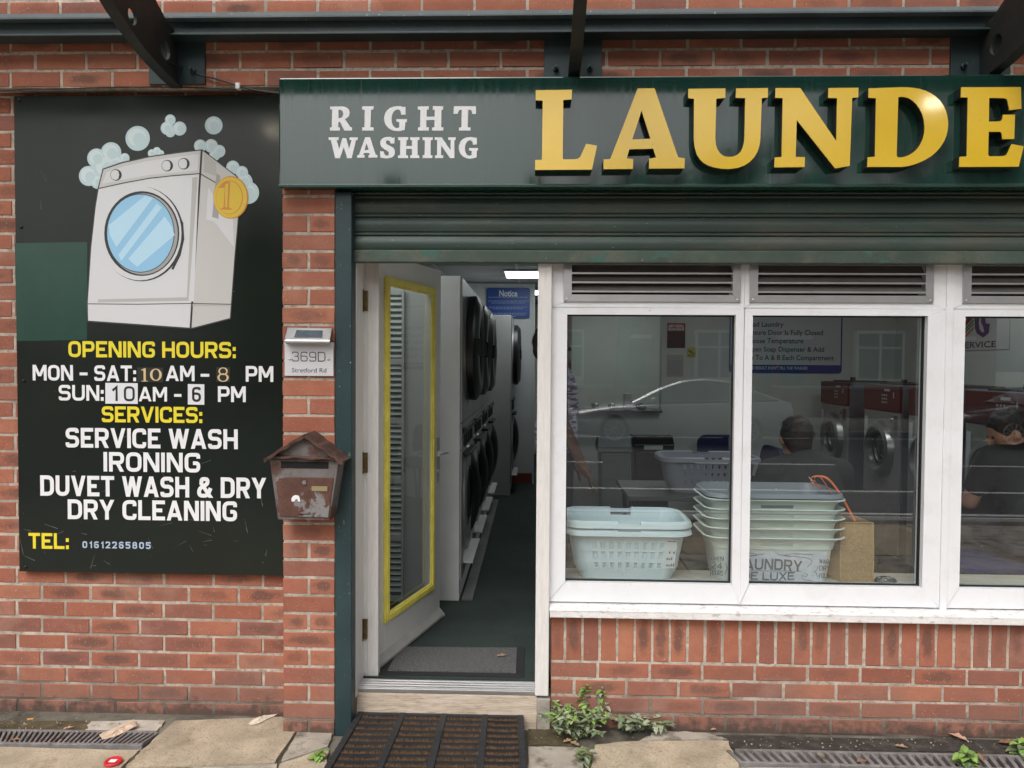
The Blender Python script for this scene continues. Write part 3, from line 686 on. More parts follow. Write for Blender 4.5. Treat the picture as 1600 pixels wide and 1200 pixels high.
def stroke_text(mb, txt, x0, x1, z0, z1, Y, w, space=.42, fnP=None, gapw=.34, slope=0):
    # capital height fills z0..z1 ; width is fitted to x0..x1
    Hh = z1-z0; wd = w*Hh
    tot = 0; lay = []
    for ch in txt:
        if ch == ' ': tot += gapw + .02; continue
        g = GL[ch]; lay.append((ch, tot)); tot += g[0] + w + space*w + .02
    tot -= space*w + .02
    sx = (x1-x0)/(tot*Hh); cnt = 0
    P3 = fnP or (lambda u, v, t: (u, Y - t, v))
    for ch, ox in lay:
        g = GL[ch]; hw = wd/2
        bx = x0 + ox*Hh*sx; bw = (g[0]+w)*Hh*sx
        mp = lambda p: (bx + hw + p[0]*(bw-2*hw), z0 + hw + p[1]*(Hh-2*hw))
        for sidx, st in enumerate(g[1]):
            t = cnt*.00004; cnt += 1; cnt %= 9
            if st[0] == 'd':
                a, b = st[1], st[2]
                ax, az = bx+hw+a[0]*(bw-2*hw), z0+a[1]*Hh if a[1] in (0, 1) else z0+hw+a[1]*(Hh-2*hw)
                cx, cz = bx+hw+b[0]*(bw-2*hw), z0+b[1]*Hh if b[1] in (0, 1) else z0+hw+b[1]*(Hh-2*hw)
                h = hw*math.hypot(cx-ax, cz-az)/max(abs(cz-az), 1e-6)*.98
                h = min(h, hw*1.6)
                q = [(ax-h, az), (ax+h, az), (cx+h, cz), (cx-h, cz)]
                if az < cz: q = q[::1]
                else: q = q[::-1]
                mb.add([P3(u, v, t) for u, v in q], [(0,1,2,3)])
            else:
                _, pts, r, cl = st
                rr = {k: v*Hh for k, v in r.items()} if isinstance(r, dict) else r*Hh
                if ch in ":'," :
                    cxx = bx + bw/2; za, zc = mp(pts[0])[1]-hw, mp(pts[1])[1]+hw
                    mb.add([P3(u, v, t) for u, v in ((cxx-hw, za), (cxx+hw, za), (cxx+hw, zc), (cxx-hw, zc))], [(0,1,2,3)]); continue
                M = fillet([mp(p) for p in pts], rr, cl)
                q = [M[0]]
                for p in M[1:]:
                    if math.hypot(p[0]-q[-1][0], p[1]-q[-1][1]) > 1e-6: q.append(p)
                M = q; n = len(M); vs = []
                if cl and math.hypot(M[0][0]-M[-1][0], M[0][1]-M[-1][1]) < 1e-6: M = M[:-1]; n -= 1
                for i in range(n):
                    p = Vector(M[i])
                    a = Vector(M[i-1]) if (i > 0 or cl) else None
                    b = Vector(M[(i+1) % n]) if (i < n-1 or cl) else None
                    e = hw
                    d1 = (p-a).normalized() if a is not None else None; d2 = (b-p).normalized() if b is not None else None
                    if d1 is None: d1 = d2; ext = -d2*(hw if pts[0][1] in (0, 1) and abs(d2.y) > .9 else (hw if abs(d2.x) > .9 and pts[0][0] in (0,1) else 0))
                    elif d2 is None: d2 = d1; ext = d1*(hw if pts[-1][1] in (0, 1) and abs(d1.y) > .9 else (hw if abs(d1.x) > .9 and pts[-1][0] in (0,1) else 0))
                    else: ext = Vector((0, 0))
                    n1 = Vector((-d1.y, d1.x)); n2 = Vector((-d2.y, d2.x)); nn = (n1+n2)
                    if nn.length < 1e-4: nn = n1
                    nn.normalize(); k = min(2.0, 1/max(.3, nn.dot(n1)))
                    p = p + ext
                    vs += [p+nn*hw*k, p-nn*hw*k]
                base = [P3(v.x, v.y, t) for v in vs]
                fs = [(2*i+1, 2*i+3, 2*i+2, 2*i) for i in range(n-1)]
                if cl: fs.append((2*n-1, 1, 0, 2*n-2))
                mb.add(base, fs)
def tbox(mb, txt, px0, px1, py0, py1, Y, w, **k):
    a = W(px0, (py0+py1)/2, Y).x; c = W(px1, (py0+py1)/2, Y).x; xm = (px0+px1)/2
    stroke_text(mb, txt, a, c, W(xm, py1, Y).z, W(xm, py0, Y).z, Y, w, **k)

# ------------------------------------------------------------------ dark sign board with opening hours
YB = .022
bd = thing('sign_board', 'tall dark board with a washing machine print, opening hours and services on the left wall', 'sign', (W(230, 520, YB).x, YB, .63))
bx0_, bx1_ = W(26, 520, YB).x, PX0+.03; bz1_, bz0_ = W(230, 149.5, YB).z, W(240, 896, YB).z
b = MB(); b.box(bx0_, bx1_, YB, YL-.002, bz0_, bz1_); 
b.mi = 1
for k in range(46):
    px, py = rng.uniform(30, 435), rng.choice((rng.uniform(700, 890), rng.uniform(800, 890), rng.uniform(170, 890)))
    ang = rng.uniform(-.5, .6) if rng.random() < .6 else rng.uniform(1.0, 1.9); ln = rng.uniform(4, 26)
    q0_, q1_ = W(px, py, YB-.0003), W(px+ln*math.cos(ang), py+ln*math.sin(ang), YB-.0003); dv = (q1_-q0_).normalized(); nv = Vector((-dv.z, 0, dv.x))*rng.uniform(.0003, .0007)
    b.add([q0_-nv*.3, q1_-nv, q1_+nv, q0_+nv*.3], [(0,1,2,3)])
b.build('board', [BOARD, pm('pale_scratch', (.26,.27,.25), .7)], bd)
b = MB(); q = [W(x, y, YB-.0006) for x, y in ((23, 380), (136.5, 378), (136, 531), (26, 533))]
b.quad(q[3], q[2], q[1], q[0]); b.build('green_patch', BOARDG, bd)
for px, py in ((30, 156), (33, 355), (37, 595), (40, 886)):
    b = MB(); b.ball(W(px, py, YB-.001), (.008, .005, .008), 10, 8); b.build('screw', pm('dark_screw', (.02,.02,.02), .4, metal=.5), bd, smooth=60)
YT = YB-.0012
def line(txt, x0, x1, y0, y1, m, w=.19, **k):
    b = MB(); tbox(b, txt, x0, x1, y0, y1, YT, w, **k); return b.build('lettering', m, bd)
line('OPENING HOURS:', 106.8, 368.4, 533.6, 558.8, YELV)
for t_, a, c, e, f_ in (('MON - SAT:', 51, 212.5, 570.6, 595), ('AM', 259, 304, 571.4, 595.4), ('-', 313.5, 327, 573, 597), ('PM', 384, 427, 572, 596.6),
    ('SUN:', 91.7, 162, 601.6, 626), ('AM', 216.8, 261, 604.6, 627.2), ('-', 272, 283.5, 605, 628), ('PM', 340.5, 384, 603.6, 628.2)): line(t_, a, c, e, f_, WHITEV, .185)
line('SERVICES:', 159, 316, 635.4, 660.3, YELV)
line('SERVICE WASH', 102.5, 371.5, 669.6, 700.5, WHITEV); line('IRONING', 161.7, 312.8, 707, 737.5, WHITEV)
line('DUVET WASH & DRY', 62.8, 415.8, 744.6, 776.6, WHITEV); line('DRY CLEANING', 105.8, 370.3, 781.8, 812.8, WHITEV)
line('TEL:', 44.5, 107.5, 833, 857.5, YELV)
line('01612265805', 128.8, 235.4, 846.4, 857, pm('pale_blue_vinyl', (.42,.52,.66), .5), .2, space=1.5)
# number stickers
def sticker(px0, px1, py0, py1, m, Y=YT-.0004):
    b = MB(); q = [W(px0, py1, Y), W(px1, py1+.5, Y), W(px1, py0+.5, Y), W(px0, py0, Y)]; b.quad(*q); return b.build('number_sticker', m, bd)
stw = pm('white_sticker', (.74,.74,.78), .4); stb = pm('black_sticker', (.02,.02,.018), .35)
o = sticker(164.6, 215.2, 598.2, 630.6, stw); b = MB(); tbox(b, '1', 174, 184, 603, 626.5, YT-.0008, .16); tbox(b, '0', 193.5, 210.5, 603.5, 627, YT-.0008, .15); b.build('numeral', pm('black_vinyl', (.015,.015,.017), .4), o)
o = sticker(293.5, 319.2, 600, 632, stw); b = MB(); tbox(b, '6', 300, 314, 604.5, 628, YT-.0008, .16); b.build('numeral', MATS['black_vinyl'], o)
GOLD = pm('cream_gold_numeral', (.66,.50,.27), .45)
def ring(mb, cx, cz, rx, rz, tx, tz, Y, n=24):   # numeral ring with thick flanks
    vs = []; 
    for k in range(n):
        a = 2*math.pi*k/n; vs += [(cx+rx*math.cos(a), Y, cz+rz*math.sin(a)), (cx+(rx-tx)*math.cos(a), Y, cz+(rz-tz)*math.sin(a))]
    mb.add(vs, [(2*k, 2*((k+1) % n), 2*((k+1) % n)+1, 2*k+1) for k in range(n)])
o = sticker(214.5, 255, 574, 597, stb); b = MB(); Yn = YT-.0008
p = W(243.5, 585.5, Yn); ring(b, p.x, p.z, .0265, .027, .011, .004, Yn)
p0, p1 = W(220, 595, Yn), W(232, 575.5, Yn); xm = (p0.x+p1.x)/2
b.box(xm-.005, xm+.005, Yn, Yn+.0003, p0.z, p1.z); b.box(xm-.014, xm+.014, Yn, Yn+.0003, p0.z-.003, p0.z); b.box(xm-.014, xm-.005, Yn, Yn+.0003, p1.z-.010, p1.z-.004)
b.build('numeral', GOLD, o)
o = sticker(338, 359.5, 573.5, 596.5, stb); b = MB()
p = W(348.5, 580, Yn); ring(b, p.x, p.z, .021, .0165, .007, .004, Yn); p = W(348.5, 590, Yn); ring(b, p.x, p.z, .025, .0185, .009, .004, Yn-.0001)
b.build('numeral', GOLD, o)
# printed washing machine, bubbles and coin (flat vinyl print in layers)
def IL(x, y, k): return W(60+x/3.242, 170+y/3.242, YT-.0003*k)
ILM = [pm('print_white', (.66,.66,.68), .4), pm('print_grey', (.56,.55,.53), .4), pm('print_line', (.025,.025,.027), .4), pm('print_silver', (.36,.35,.34), .4),
       pm('print_blue', (.29,.55,.78), .35), pm('print_pale_blue', (.47,.70,.86), .35), pm('print_bubble', (.50,.64,.67), .4), pm('print_bubble_light', (.63,.72,.74), .4),
       pm('print_gold', (.72,.49,.04), .4), pm('print_orange', (.60,.25,.04), .4), pm('print_shade', (.47,.455,.44), .4)]
b = MB()
def shape(pts, mi, k):
    q = [IL(x, y, k) for x, y in pts]; b.mi = mi; b.plate([[(p.x, p.z) for p in q]], q[0].y)
def oval(cx, cy, rx, ry, mi, k, rot=0, n=40):
    c, s = math.cos(rot), math.sin(rot)
    shape([(cx+rx*math.cos(t)*c-ry*math.sin(t)*s, cy+rx*math.cos(t)*s+ry*math.sin(t)*c) for t in [2*math.pi*i/n for i in range(n)]], mi, k)
def pline(pts, w, k, mi=2, closed=False):
    P = [Vector(p) for p in pts]
    if closed: P.append(P[0])
    for i in range(len(P)-1):
        d = (P[i+1]-P[i]).normalized(); nn = Vector((-d.y, d.x))*w/2; e = d*w*.3
        shape([tuple(P[i]-e+nn), tuple(P[i+1]+e+nn), tuple(P[i+1]+e-nn), tuple(P[i]-e-nn)], mi, k + .01*(i % 3))
def bubbles(lst, rim=8):
    for j, (cx, cy, r) in enumerate(lst): oval(cx, cy, r, r*1.02, 6, 1 + j*.03, 0, 28)
    for j, (cx, cy, r) in enumerate(lst): oval(cx-r*.08, cy-r*.1, r*.72, r*.72, 7, 1.5 + j*.03, 0, 24)
    for j, (cx, cy, r) in enumerate(lst): oval(cx+r*.12, cy+r*.1, r*.5, r*.55, 6, 1.9 + j*.03, 0, 24)
bubbles([(503,150,62)]); bubbles([(668,56,27),(652,98,33),(668,118,26),(715,100,35)]); bubbles([(888,84,45)])
bubbles([(345,300,66),(385,290,62),(295,250,48),(368,222,52),(255,340,50),(437,250,25),(300,370,35)])
bubbles([(575,226,21),(600,214,20),(620,226,17)]); bubbles([(820,188,32),(875,188,34),(915,215,32),(893,235,28)])
bubbles([(1062,425,56),(985,297,34),(1030,322,32),(1040,370,45)])
shape([(325,303),(420,270),(560,240),(700,220),(828,205),(832,212),(770,1117),(500,1098),(248,1080),(244,985),(262,700),(285,500),(300,402)], 2, 4)
shape([(830,205),(1012,345),(1016,552),(998,760),(976,1066),(772,1119)], 2, 4.2)
shape([(330,308),(425,276),(560,246),(700,226),(822,211),(766,1109),(500,1090),(252,1073),(250,985),(268,700),(290,500),(306,402)], 0, 5)
shape([(832,213),(1004,345),(1010,552),(992,760),(970,1060),(776,1110)], 1, 5.2)
shape([(330,308),(425,276),(560,246),(700,226),(822,211),(815,326),(560,350),(306,402)], 1, 5.6)
shape([(345,322),(430,292),(560,264),(700,244),(812,229),(806,312),(560,335),(325,378)], 0, 5.9)
pline([(304,404),(430,376),(560,352),(690,338),(818,328),(905,378)], 5, 6.2)
pline([(826,212),(795,700),(772,1112)], 5, 6.2); pline([(250,988),(500,990),(778,986),(974,990)], 4, 6.2)
shape([(780,348),(806,345),(782,972),(302,980),(302,965),(752,955)], 10, 6.3)
shape([(808,346),(812,346),(788,975),(760,978)], 0, 6.4)
shape([(840,225),(900,275),(900,340),(838,320)], 10, 6.1)
shape([(850,560),(890,570),(990,700),(985,560),(860,400)], 0, 5.5)
shape([(776,985),(970,988),(968,1000),(776,1000)], 10, 6.15)
oval(522,634,214,240,2,6.6); oval(515,631,210,238,0,6.8); oval(520,632,188,212,10,7.0); oval(524,632,190,215,2,7.1); oval(528,634,178,206,3,7.2)
oval(517,630,173,200,2,7.5); oval(517,630,169,196,4,7.7)
shape([(540,440),(580,452),(395,700),(362,640),(356,590)], 5, 8); shape([(640,545),(678,600),(690,640),(500,800),(455,760)], 5, 8)
shape([(600,480),(625,500),(420,770),(405,740)], 5, 8.2)
pline([(690,500),(728,580),(733,660),(715,740),(680,810)], 12, 6.65)
for kx, ky in ((393,335),(653,288),(737,278)): oval(kx,ky,29,29,2,8); oval(kx-4,ky,23,25,0,8.2); pline([(kx+14,ky-18),(kx+18,ky),(kx+14,ky+18)], 3, 8.3)
shape([(902,326),(922,340),(912,557),(880,548)], 3, 6.6)
oval(975,449,89,108,9,8.4); oval(972,449,84,103,8,8.6); oval(968,449,68,86,9,8.8); oval(966,449,65,83,8,9.0)
shape([(908,400),(945,368),(972,368),(965,498),(985,512),(918,510),(938,498),(944,400)], 9, 9.2); shape([(946,385),(962,376),(956,498),(946,498)], 8, 9.4)
b.build('machine_print', ILM, bd)

# ------------------------------------------------------------------ canopy: beam, brackets, arms, front gutter, roof sheets
cp = thing('canopy', 'dark green steel canopy with curved arms bolted to the upper brick wall', 'canopy', (0, 0, 2.8))
YC = -.085
zA = lambda py: W(800, py, YC).z
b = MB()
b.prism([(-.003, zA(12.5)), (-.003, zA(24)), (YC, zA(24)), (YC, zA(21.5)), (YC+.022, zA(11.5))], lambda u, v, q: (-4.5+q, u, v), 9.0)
o = b.build('top_flange', pm('skylit_green_paint', (.10,.125,.135), .45, var=.15, vs=5, specks=(.6,.6,.6), ss=90, st=.72), cp, bevel=.0015); o['label'] = 'top flange of the beam with sky light painted into its paler green'  # paler than the beam: light from the sky put into the colour
b = MB()
b.box(-4.5, 4.5, YC+.035, YC+.045, zA(46)-.001, zA(24)-.0005); b.box(-4.5, 4.5, YC+.004, -.004, zA(46.5)-.010, zA(46.5)-.001)
b.build('beam', DGREEN, cp, bevel=.002)
xs = [W(278, 90, 0).x, W(895, 90, 0).x, W(1530, 90, 0).x]
step = (xs[2]-xs[0])/2; xs = [xs[0]-step] + xs + [xs[2]+step]
for xi, X in enumerate(xs):
    b = MB(); zt_, zb_2 = 3.05, W(278, 133, 0).z
    b.box(X-.122, X+.122, -.012, .002, zb_2, zt_); pl = b.build('bracket_plate', DGREEN, cp, bevel=.0015)
    for bxx, bz in ((-.072, 3.035-.03), (.072, 3.005), (-.072, zb_2+.055), (.072, zb_2+.055)):
        b = MB(); zz_ = W(800, 60, 0).z if bz > 2.95 else bz
        b.tube([(X+bxx, -.012, zz_), (X+bxx, -.024, zz_)], .013, 6); b.tube([(X+bxx, -.024, zz_), (X+bxx, -.045, zz_)], .007, 8); b.build('bolt', DGREEN, pl, bevel=.002)
    # arm: plate in the plane x = X, with round holes and welded flanges
    out = [(-.012, 2.765), (-.10, 2.772), (-.20, 2.785), (-.30, 2.803), (-.40, 2.832), (-.50, 2.868), (-.62, 2.925), (-.80, 3.025), (-1.0, 3.12), (-1.3, 3.24), (-1.62, 3.34),
           (-1.62, 3.44), (-1.3, 3.40), (-1.0, 3.33), (-.8, 3.27), (-.5, 3.165), (-.30, 3.085), (-.20, 3.045), (-.10, 2.995), (-.012, 2.99)]
    holes = [(-.12, 2.875, .039), (-.37, 2.895, .031), (-.66, 3.06, .032), (-.98, 3.215, .03)]
    Lp = [[(u, v) for u, v in out]] + [[(c+r*math.cos(2*math.pi*k/20), d+r*math.sin(2*math.pi*k/20)) for k in range(20)] for c, d, r in holes]
    flat = [p for l in Lp for p in l]; tri = tessellate_polygon([[Vector((u, v, 0)) for u, v in l] for l in Lp]); n = len(flat)
    b = MB(); th = .006
    vs = [(X-th, u, v) for u, v in flat] + [(X+th, u, v) for u, v in flat]; fsx = [tuple(t) for t in tri] + [tuple(n+i for i in reversed(t)) for t in tri]
    o_ = 0
    for l in Lp:
        k = len(l); fsx += [(o_+i, o_+(i+1) % k, n+o_+(i+1) % k, n+o_+i) for i in range(k)]; o_ += k
    b.add(vs, fsx)
    arm = b.build('arm', ARM, cp)
    b = MB()
    lo = out[:11]; hi = out[11:][::-1]
    for path, sg, hwid in ((lo, -1, .024), (hi[2:], 1, .034)):
        for i in range(len(path)-1):
            (u0, v0), (u1, v1) = path[i], path[i+1]
            t = .010*sg
            b.add([(X-hwid, u0, v0), (X+hwid, u0, v0), (X+hwid, u1, v1), (X-hwid, u1, v1), (X-hwid, u0, v0+t), (X+hwid, u0, v0+t), (X+hwid, u1, v1+t), (X-hwid, u1, v1+t)],
                  [(0,3,2,1),(4,5,6,7),(0,1,5,4),(1,2,6,5),(2,3,7,6),(3,0,4,7)])
    b.build('flange', ARM, arm)
b = MB(); b.box(-4.6, 4.6, -1.74, -1.62, 3.245, 3.50); b.build('gutter', ARM, cp, bevel=.006)
b = MB()
for y, z in ((-.45, 3.20), (-1.05, 3.40)): b.box(-4.5, 4.5, y-.025, y+.025, z-.002, z+.05)
b.build('purlin', ARM, cp, bevel=.002)
b = MB()
for X in [xs[0]+step*.5*k for k in range(10)]:
    b.add([(X-.84/2, -.02, 3.14), (X+.84/2, -.02, 3.14), (X+.84/2, -1.66, 3.56), (X-.84/2, -1.66, 3.56)], [(0,1,2,3)])
b.build('roof_sheet', glass_mat('dirty_canopy_glazing', (.86,.88,.87), .1, 1.45), cp)
LAMP = pm('canopy_lamp_glow', (1,1,1), .5, emit=(1,.90,.72), es=16)
for X in (-1.70, 2.27):
    b = MB(); b.box(X-.085, X+.085, -1.635, -1.57, 3.035, 3.135); b.box(X-.015, X+.015, -1.625, -1.60, 3.1352, 3.244); fl = tag(b.build('flood_light', BLK, None, bevel=.004), 'small black flood light hanging under the ' + ('left' if X < 0 else 'right') + ' end of the canopy gutter', 'flood light', 'flood lights under the canopy')
    b = MB(); b.quad((X-.055, -1.569, 3.055), (X-.055, -1.569, 3.115), (X+.055, -1.569, 3.115), (X+.055, -1.569, 3.055)); b.build('lens', LAMP, fl)

# cables on the wall
def along(pts, Y): return [W(x, y, Y) for x, y in pts]
def smoothpath(P, n=6):
    out = []
    for i in range(len(P)-1):
        p0 = P[max(i-1, 0)]; p1 = P[i]; p2 = P[i+1]; p3 = P[min(i+2, len(P)-1)]
        for k in range(n):
            t = k/n
            out.append(.5*((2*p1) + (p2-p0)*t + (2*p0-5*p1+4*p2-p3)*t*t + (3*p1-p0-3*p2+p3)*t**3))
    out.append(P[-1]); return out
CAB = pm('black_cable', (.02,.02,.02), .5)
P = along([(258, 93), (264, 97)], -.1) + along([(285, 106), (310, 116), (340, 124), (372, 134), (400, 141), (436, 146)], -.012)
b = MB(); b.tube(smoothpath(P), .0042, 8); c = tag(b.build('cable', CAB, None, smooth=60), 'thick black cable drooping from the bracket hole to the green fascia', 'cable')
b = MB(); p = W(372, 133.5, -.014); b.box(p.x-.010, p.x+.010, -.022, .002, p.z-.016, p.z+.010); b.build('cable_clip', WHITEV, c, bevel=.003)
P = along([(-40, 143), (0, 142), (45, 139), (92, 139), (150, 137), (240, 136), (330, 138), (436, 143.5)], .002)
b = MB(); b.tube(smoothpath(P), .0024, 6); tag(b.build('cable', CAB, None, smooth=60), 'thin black cable stretched along the wall just above the sign board', 'cable')

# ------------------------------------------------------------------ solar light, number plate and letter box on the pier
sl = thing('solar_light', 'small brushed steel solar light above the house number plate', 'wall light', tuple(W(484, 524, YP)))
def Z7(x, y, Y): return W(400+x/3.333, 480+y/3.333, Y)
b = MB(); f = [Z7(163,104,-.112), Z7(398,108,-.112), Z7(386,174,-.165), Z7(147,172,-.165)]
bk = [Vector((p.x, YP+.002, p.z)) for p in (Z7(163,104,YP), Z7(398,108,YP))] + [Vector((p.x, YP+.002, f[3].z-.012)) for p in (Z7(386,172,YP), Z7(155,172,YP))]
lo = [f[2]+Vector((0,0,-.010)), f[3]+Vector((0,0,-.010))]
b.add(f+lo+bk, [(3,2,1,0), (3,5,4,2), (0,1,7,6), (1,2,4,8,7), (0,6,9,5,3), (5,9,8,4)]); b.build('housing', STEEL, sl, bevel=.003)
def onf(u, v): # point on the sloping top face
    a = f[0].lerp(f[1], u); c = f[3].lerp(f[2], u); return a.lerp(c, v)
nrm = (f[1]-f[0]).cross(f[3]-f[0]).normalized(); nrm = nrm if nrm.y < 0 else -nrm
b = MB(); b.quad(*[onf(u, v)+nrm*.001 for u, v in ((.2,.78),(.82,.78),(.80,.22),(.22,.22))]); b.build('solar_cell', pm('solar_cell', (.07,.09,.11), .2, var=.3, vs=60), sl)
pl = thing('number_plate', 'brushed steel plate with house number and road name on the brick pier', 'house sign', tuple(Z7(276, 357, YP)))
PLM = pm('satin_plate', (.68,.68,.70), .38, metal=.25, var=.05, vs=40, stretch=(.2,1,6))
q0, q1 = Z7(149, 357, -.112), Z7(403, 183, -.112)
b = MB(); b.box(q0.x, q1.x, -.112, YP-.001, q0.z, q1.z); b.build('plate', PLM, pl, bevel=.001)
BV = MATS['black_vinyl']
b = MB(); a, c = Z7(188, 282, -.113), Z7(361, 233, -.113); stroke_text(b, '369D', a.x, c.x, a.z, c.z, -.1128, .085, space=1.6); b.build('lettering', BV, pl)
def font_text(txt, x0, x1, zbase, height, Y, m, parent, name='lettering', bold=0.0, fn=None):
    cu = bpy.data.curves.new('txt', 'FONT'); cu.body = txt; cu.size = 1; cu.offset = bold; cu.resolution_u = 3
    t = bpy.data.objects.new('txt', cu); COL.objects.link(t)
    dg = bpy.context.evaluated_depsgraph_get(); me = bpy.data.meshes.new_from_object(t.evaluated_get(dg))
    bpy.data.objects.remove(t); bpy.data.curves.remove(cu)
    xs_ = [v.co.x for v in me.vertices]; mn, mx = min(xs_), max(xs_); hh = .729
    mb = MB()
    fn = fn or (lambda u, v: (u, Y, v))
    mb.add([fn(x0+(v.co.x-mn)/(mx-mn)*(x1-x0), zbase+v.co.y/hh*height) for v in me.vertices], [tuple(p.vertices) for p in me.polygons])
    bpy.data.meshes.remove(me)
    return mb.build(name, m, parent)
a, c = Z7(187, 339, -.113), Z7(366, 316, -.113); font_text('Stretford Rd', a.x, c.x, a.z, c.z-a.z, -.1128, BV, pl)
for sx in (177, 377):
    b = MB(); b.ball(Z7(sx, 270, -.113), (.006,.004,.006), 10, 8); b.build('screw', STEEL, pl, smooth=60)

RUST = pm('rusted_letter_box', (.10,.052,.038), .8, var=.35, vs=12, bump=.7, bs=70, col2=(.185,.17,.165), c2s=9, c2=(.53,.6), col3=(.05,.026,.02), c3s=30, c3=(.58,.66))
GREYM = pm('chalky_grey_metal', (.15,.135,.13), .75, var=.25, vs=10, bump=.5, bs=80, col2=(.085,.042,.03), c2s=8, c2=(.47,.58))
RUSTD = pm('rust_door', (.10,.045,.032), .85, var=.3, vs=16, bump=.8, bs=80, col2=(.21,.20,.195), c2s=8.5, c2=(.535,.545), col3=(.07,.035,.026), c3s=34, c3=(.58,.66))
lb = thing('letter_box', 'rusty house shaped letter box with gabled roof on the brick pier', 'letter box', tuple(Z7(250, 1110, YP)))
YFf, YBk = -.205, YP-.001
fr = [Z7(70,790,YFf), Z7(432,800,YFf), Z7(382,1112,YFf), Z7(113,1106,YFf)]
b = MB(); bkp = [Vector((p.x, YBk, p.z)) for p in fr]; b.add(fr+bkp, [(0,3,2,1),(4,5,6,7),(0,1,5,4),(1,2,6,5),(2,3,7,6),(3,0,4,7)])
g = [Z7(66,790,YFf-.002), Z7(250,672,YFf-.002), Z7(436,800,YFf-.002)]
b.add(g+[Vector((p.x, YBk, p.z)) for p in g], [(0,2,1),(3,4,5),(0,1,4,3),(1,2,5,4)])
b.build('body', GREYM, lb, bevel=.003)
b = MB(); ap = Z7(252, 662, -.24); el = Z7(40, 790, -.24); er = Z7(452, 806, -.24)
def wavy(p0, p1, n=9): return [p0.lerp(p1, k/n)+Vector((0, rng.uniform(-.002,.002), rng.uniform(-.0035,.0035) if 0 < k < n else 0)) for k in range(n+1)]
for p0, p1 in ((el, ap), (ap, er)):
    e = wavy(p0, p1); n = len(e)
    vs = e + [Vector((p.x, YBk, p.z)) for p in e] + [p+Vector((0,.004,-.014+rng.uniform(-.004,.004))) for p in e]
    b.add(vs, [(k, k+1, n+k+1, n+k) for k in range(n-1)] + [(k, 2*n+k, 2*n+k+1, k+1) for k in range(n-1)])
b.build('roof', pm('rust_roof', (.085,.043,.032), .75, var=.4, vs=20, bump=.7, bs=60, col2=(.03,.02,.017), c2s=14, c2=(.55,.65)), lb, solid=.003)
b = MB(); b.quad(*[Z7(x, y, YFf-.001) for x, y in ((130,838),(378,842),(378,806),(130,803))]); b.build('slot', DARK, lb)
b = MB(); e0, e1 = Z7(104, 778, YFf-.024), Z7(412, 790, YFf-.024); n = 10
top = [Z7(104, 770, YFf-.002).lerp(Z7(412, 782, YFf-.002), k/n) for k in range(n+1)]; bot = [e0.lerp(e1, k/n)+Vector((0,0,-.004*math.sin(k*1.3)-.003)) for k in range(n+1)]
b.add(top+bot, [(k, n+1+k, n+2+k, k+1) for k in range(n)]); b.build('flap', RUST, lb, solid=.003)
b = MB(); dq = [Z7(x, y, YFf-.005) for x, y in ((101,886),(404,890),(375,1096),(126,1090))]; b.add(dq+[p+Vector((0,.005,0)) for p in dq], [(0,3,2,1),(0,1,5,4),(1,2,6,5),(2,3,7,6),(3,0,4,7)])
dr = b.build('door', RUSTD, lb, bevel=.0015)
p = Z7(252, 913, YFf-.006)
b = MB(); b.lathe([(.0, -.004), (.0085, -.004), (.0105, -.001), (.0105, .003)], p, 'y', 20); b.box(p.x-.001, p.x+.001, p.y-.0045, p.y-.0038, p.z-.005, p.z+.005); b.build('lock', STEEL, dr, smooth=40)
a, c = Z7(290, 958, YFf-.007), Z7(372, 933, YFf-.007); b = MB(); b.box(a.x, c.x, YFf-.0085, YFf-.0052, a.z, c.z); b.box(a.x+.002, c.x-.002, YFf-.0092, YFf-.0086, a.z+.002, c.z-.002); b.build('name_plate', pm('dull_brass', (.36,.30,.17), .45, metal=.5), dr)
b = MB(); st = [(186,1012),(184,998),(192,984),(206,978),(222,981),(228,995),(229,1012),(219,1012),(216,1000),(206,1000),(202,1008),(196,1012)]
q = [Z7(x, y, YFf-.0058) for x, y in st]; b.plate([[(p.x, p.z) for p in q]], YFf-.0058); b.build('torn_sticker', WHITEV, dr)
b = MB(); a, c = Z7(222, 1073, YFf-.006), Z7(283, 1068, YFf-.006); b.box(a.x, c.x, YFf-.012, YFf-.004, a.z, c.z); b.build('pull_lip', RUST, dr)

# ------------------------------------------------------------------ door mats
mt = thing('scraper_mat', 'black rubber scraper mat with brown brush strips in front of the doorstep', 'door mat', (-.41, -.2, 0))
mq = [W(560, 1113, -.02), W(818, 1112.5, -.02)]; zr = mq[0].z - .004
A0 = Vector((mq[0].x, -.02, zr)); A1 = Vector((mq[1].x, -.02, zr)); zf = .022
B0 = G(507, 1201, zf); B1 = G(823, 1203, zf); B0.z = B1.z = zf
ex = 1.18
B0 = A0 + (B0-A0)*ex; B1 = A1 + (B1-A1)*ex
def MT(u, v, h=0): 
    p = A0.lerp(A1, u).lerp(B0.lerp(B1, u), v); return p + Vector((0, 0, h - .006*math.sin(math.pi*u)*0))
b = MB()
def mbar(u0, u1, v0, v1, h0, h1, n=1, bump=0):
    for k in range(n):
        va, vb = v0+(v1-v0)*k/n, v0+(v1-v0)*(k+1)/n
        hh = h1 + (bump if k % 2 else 0)
        c = [MT(u0,va,h0),MT(u1,va,h0),MT(u1,vb,h0),MT(u0,vb,h0),MT(u0,va,hh),MT(u1,va,hh),MT(u1,vb,hh),MT(u0,vb,hh)]
        b.add(c, [(0,1,2,3),(4,7,6,5),(0,4,5,1),(1,5,6,2),(2,6,7,3),(3,7,4,0)])
us = [0, .255, .505, .752, .965]
for u in us: mbar(u, u+.035, 0, 1, -.012, .008, 26, .0016)
mbar(0, 1, -.0, .035, -.012, .0065); mbar(0, 1, .965, 1.0, -.012, .0065)
b.build('rubber_frame', RUB, mt, bevel=.001)
NR = 10
b = MB(); bb = MB()
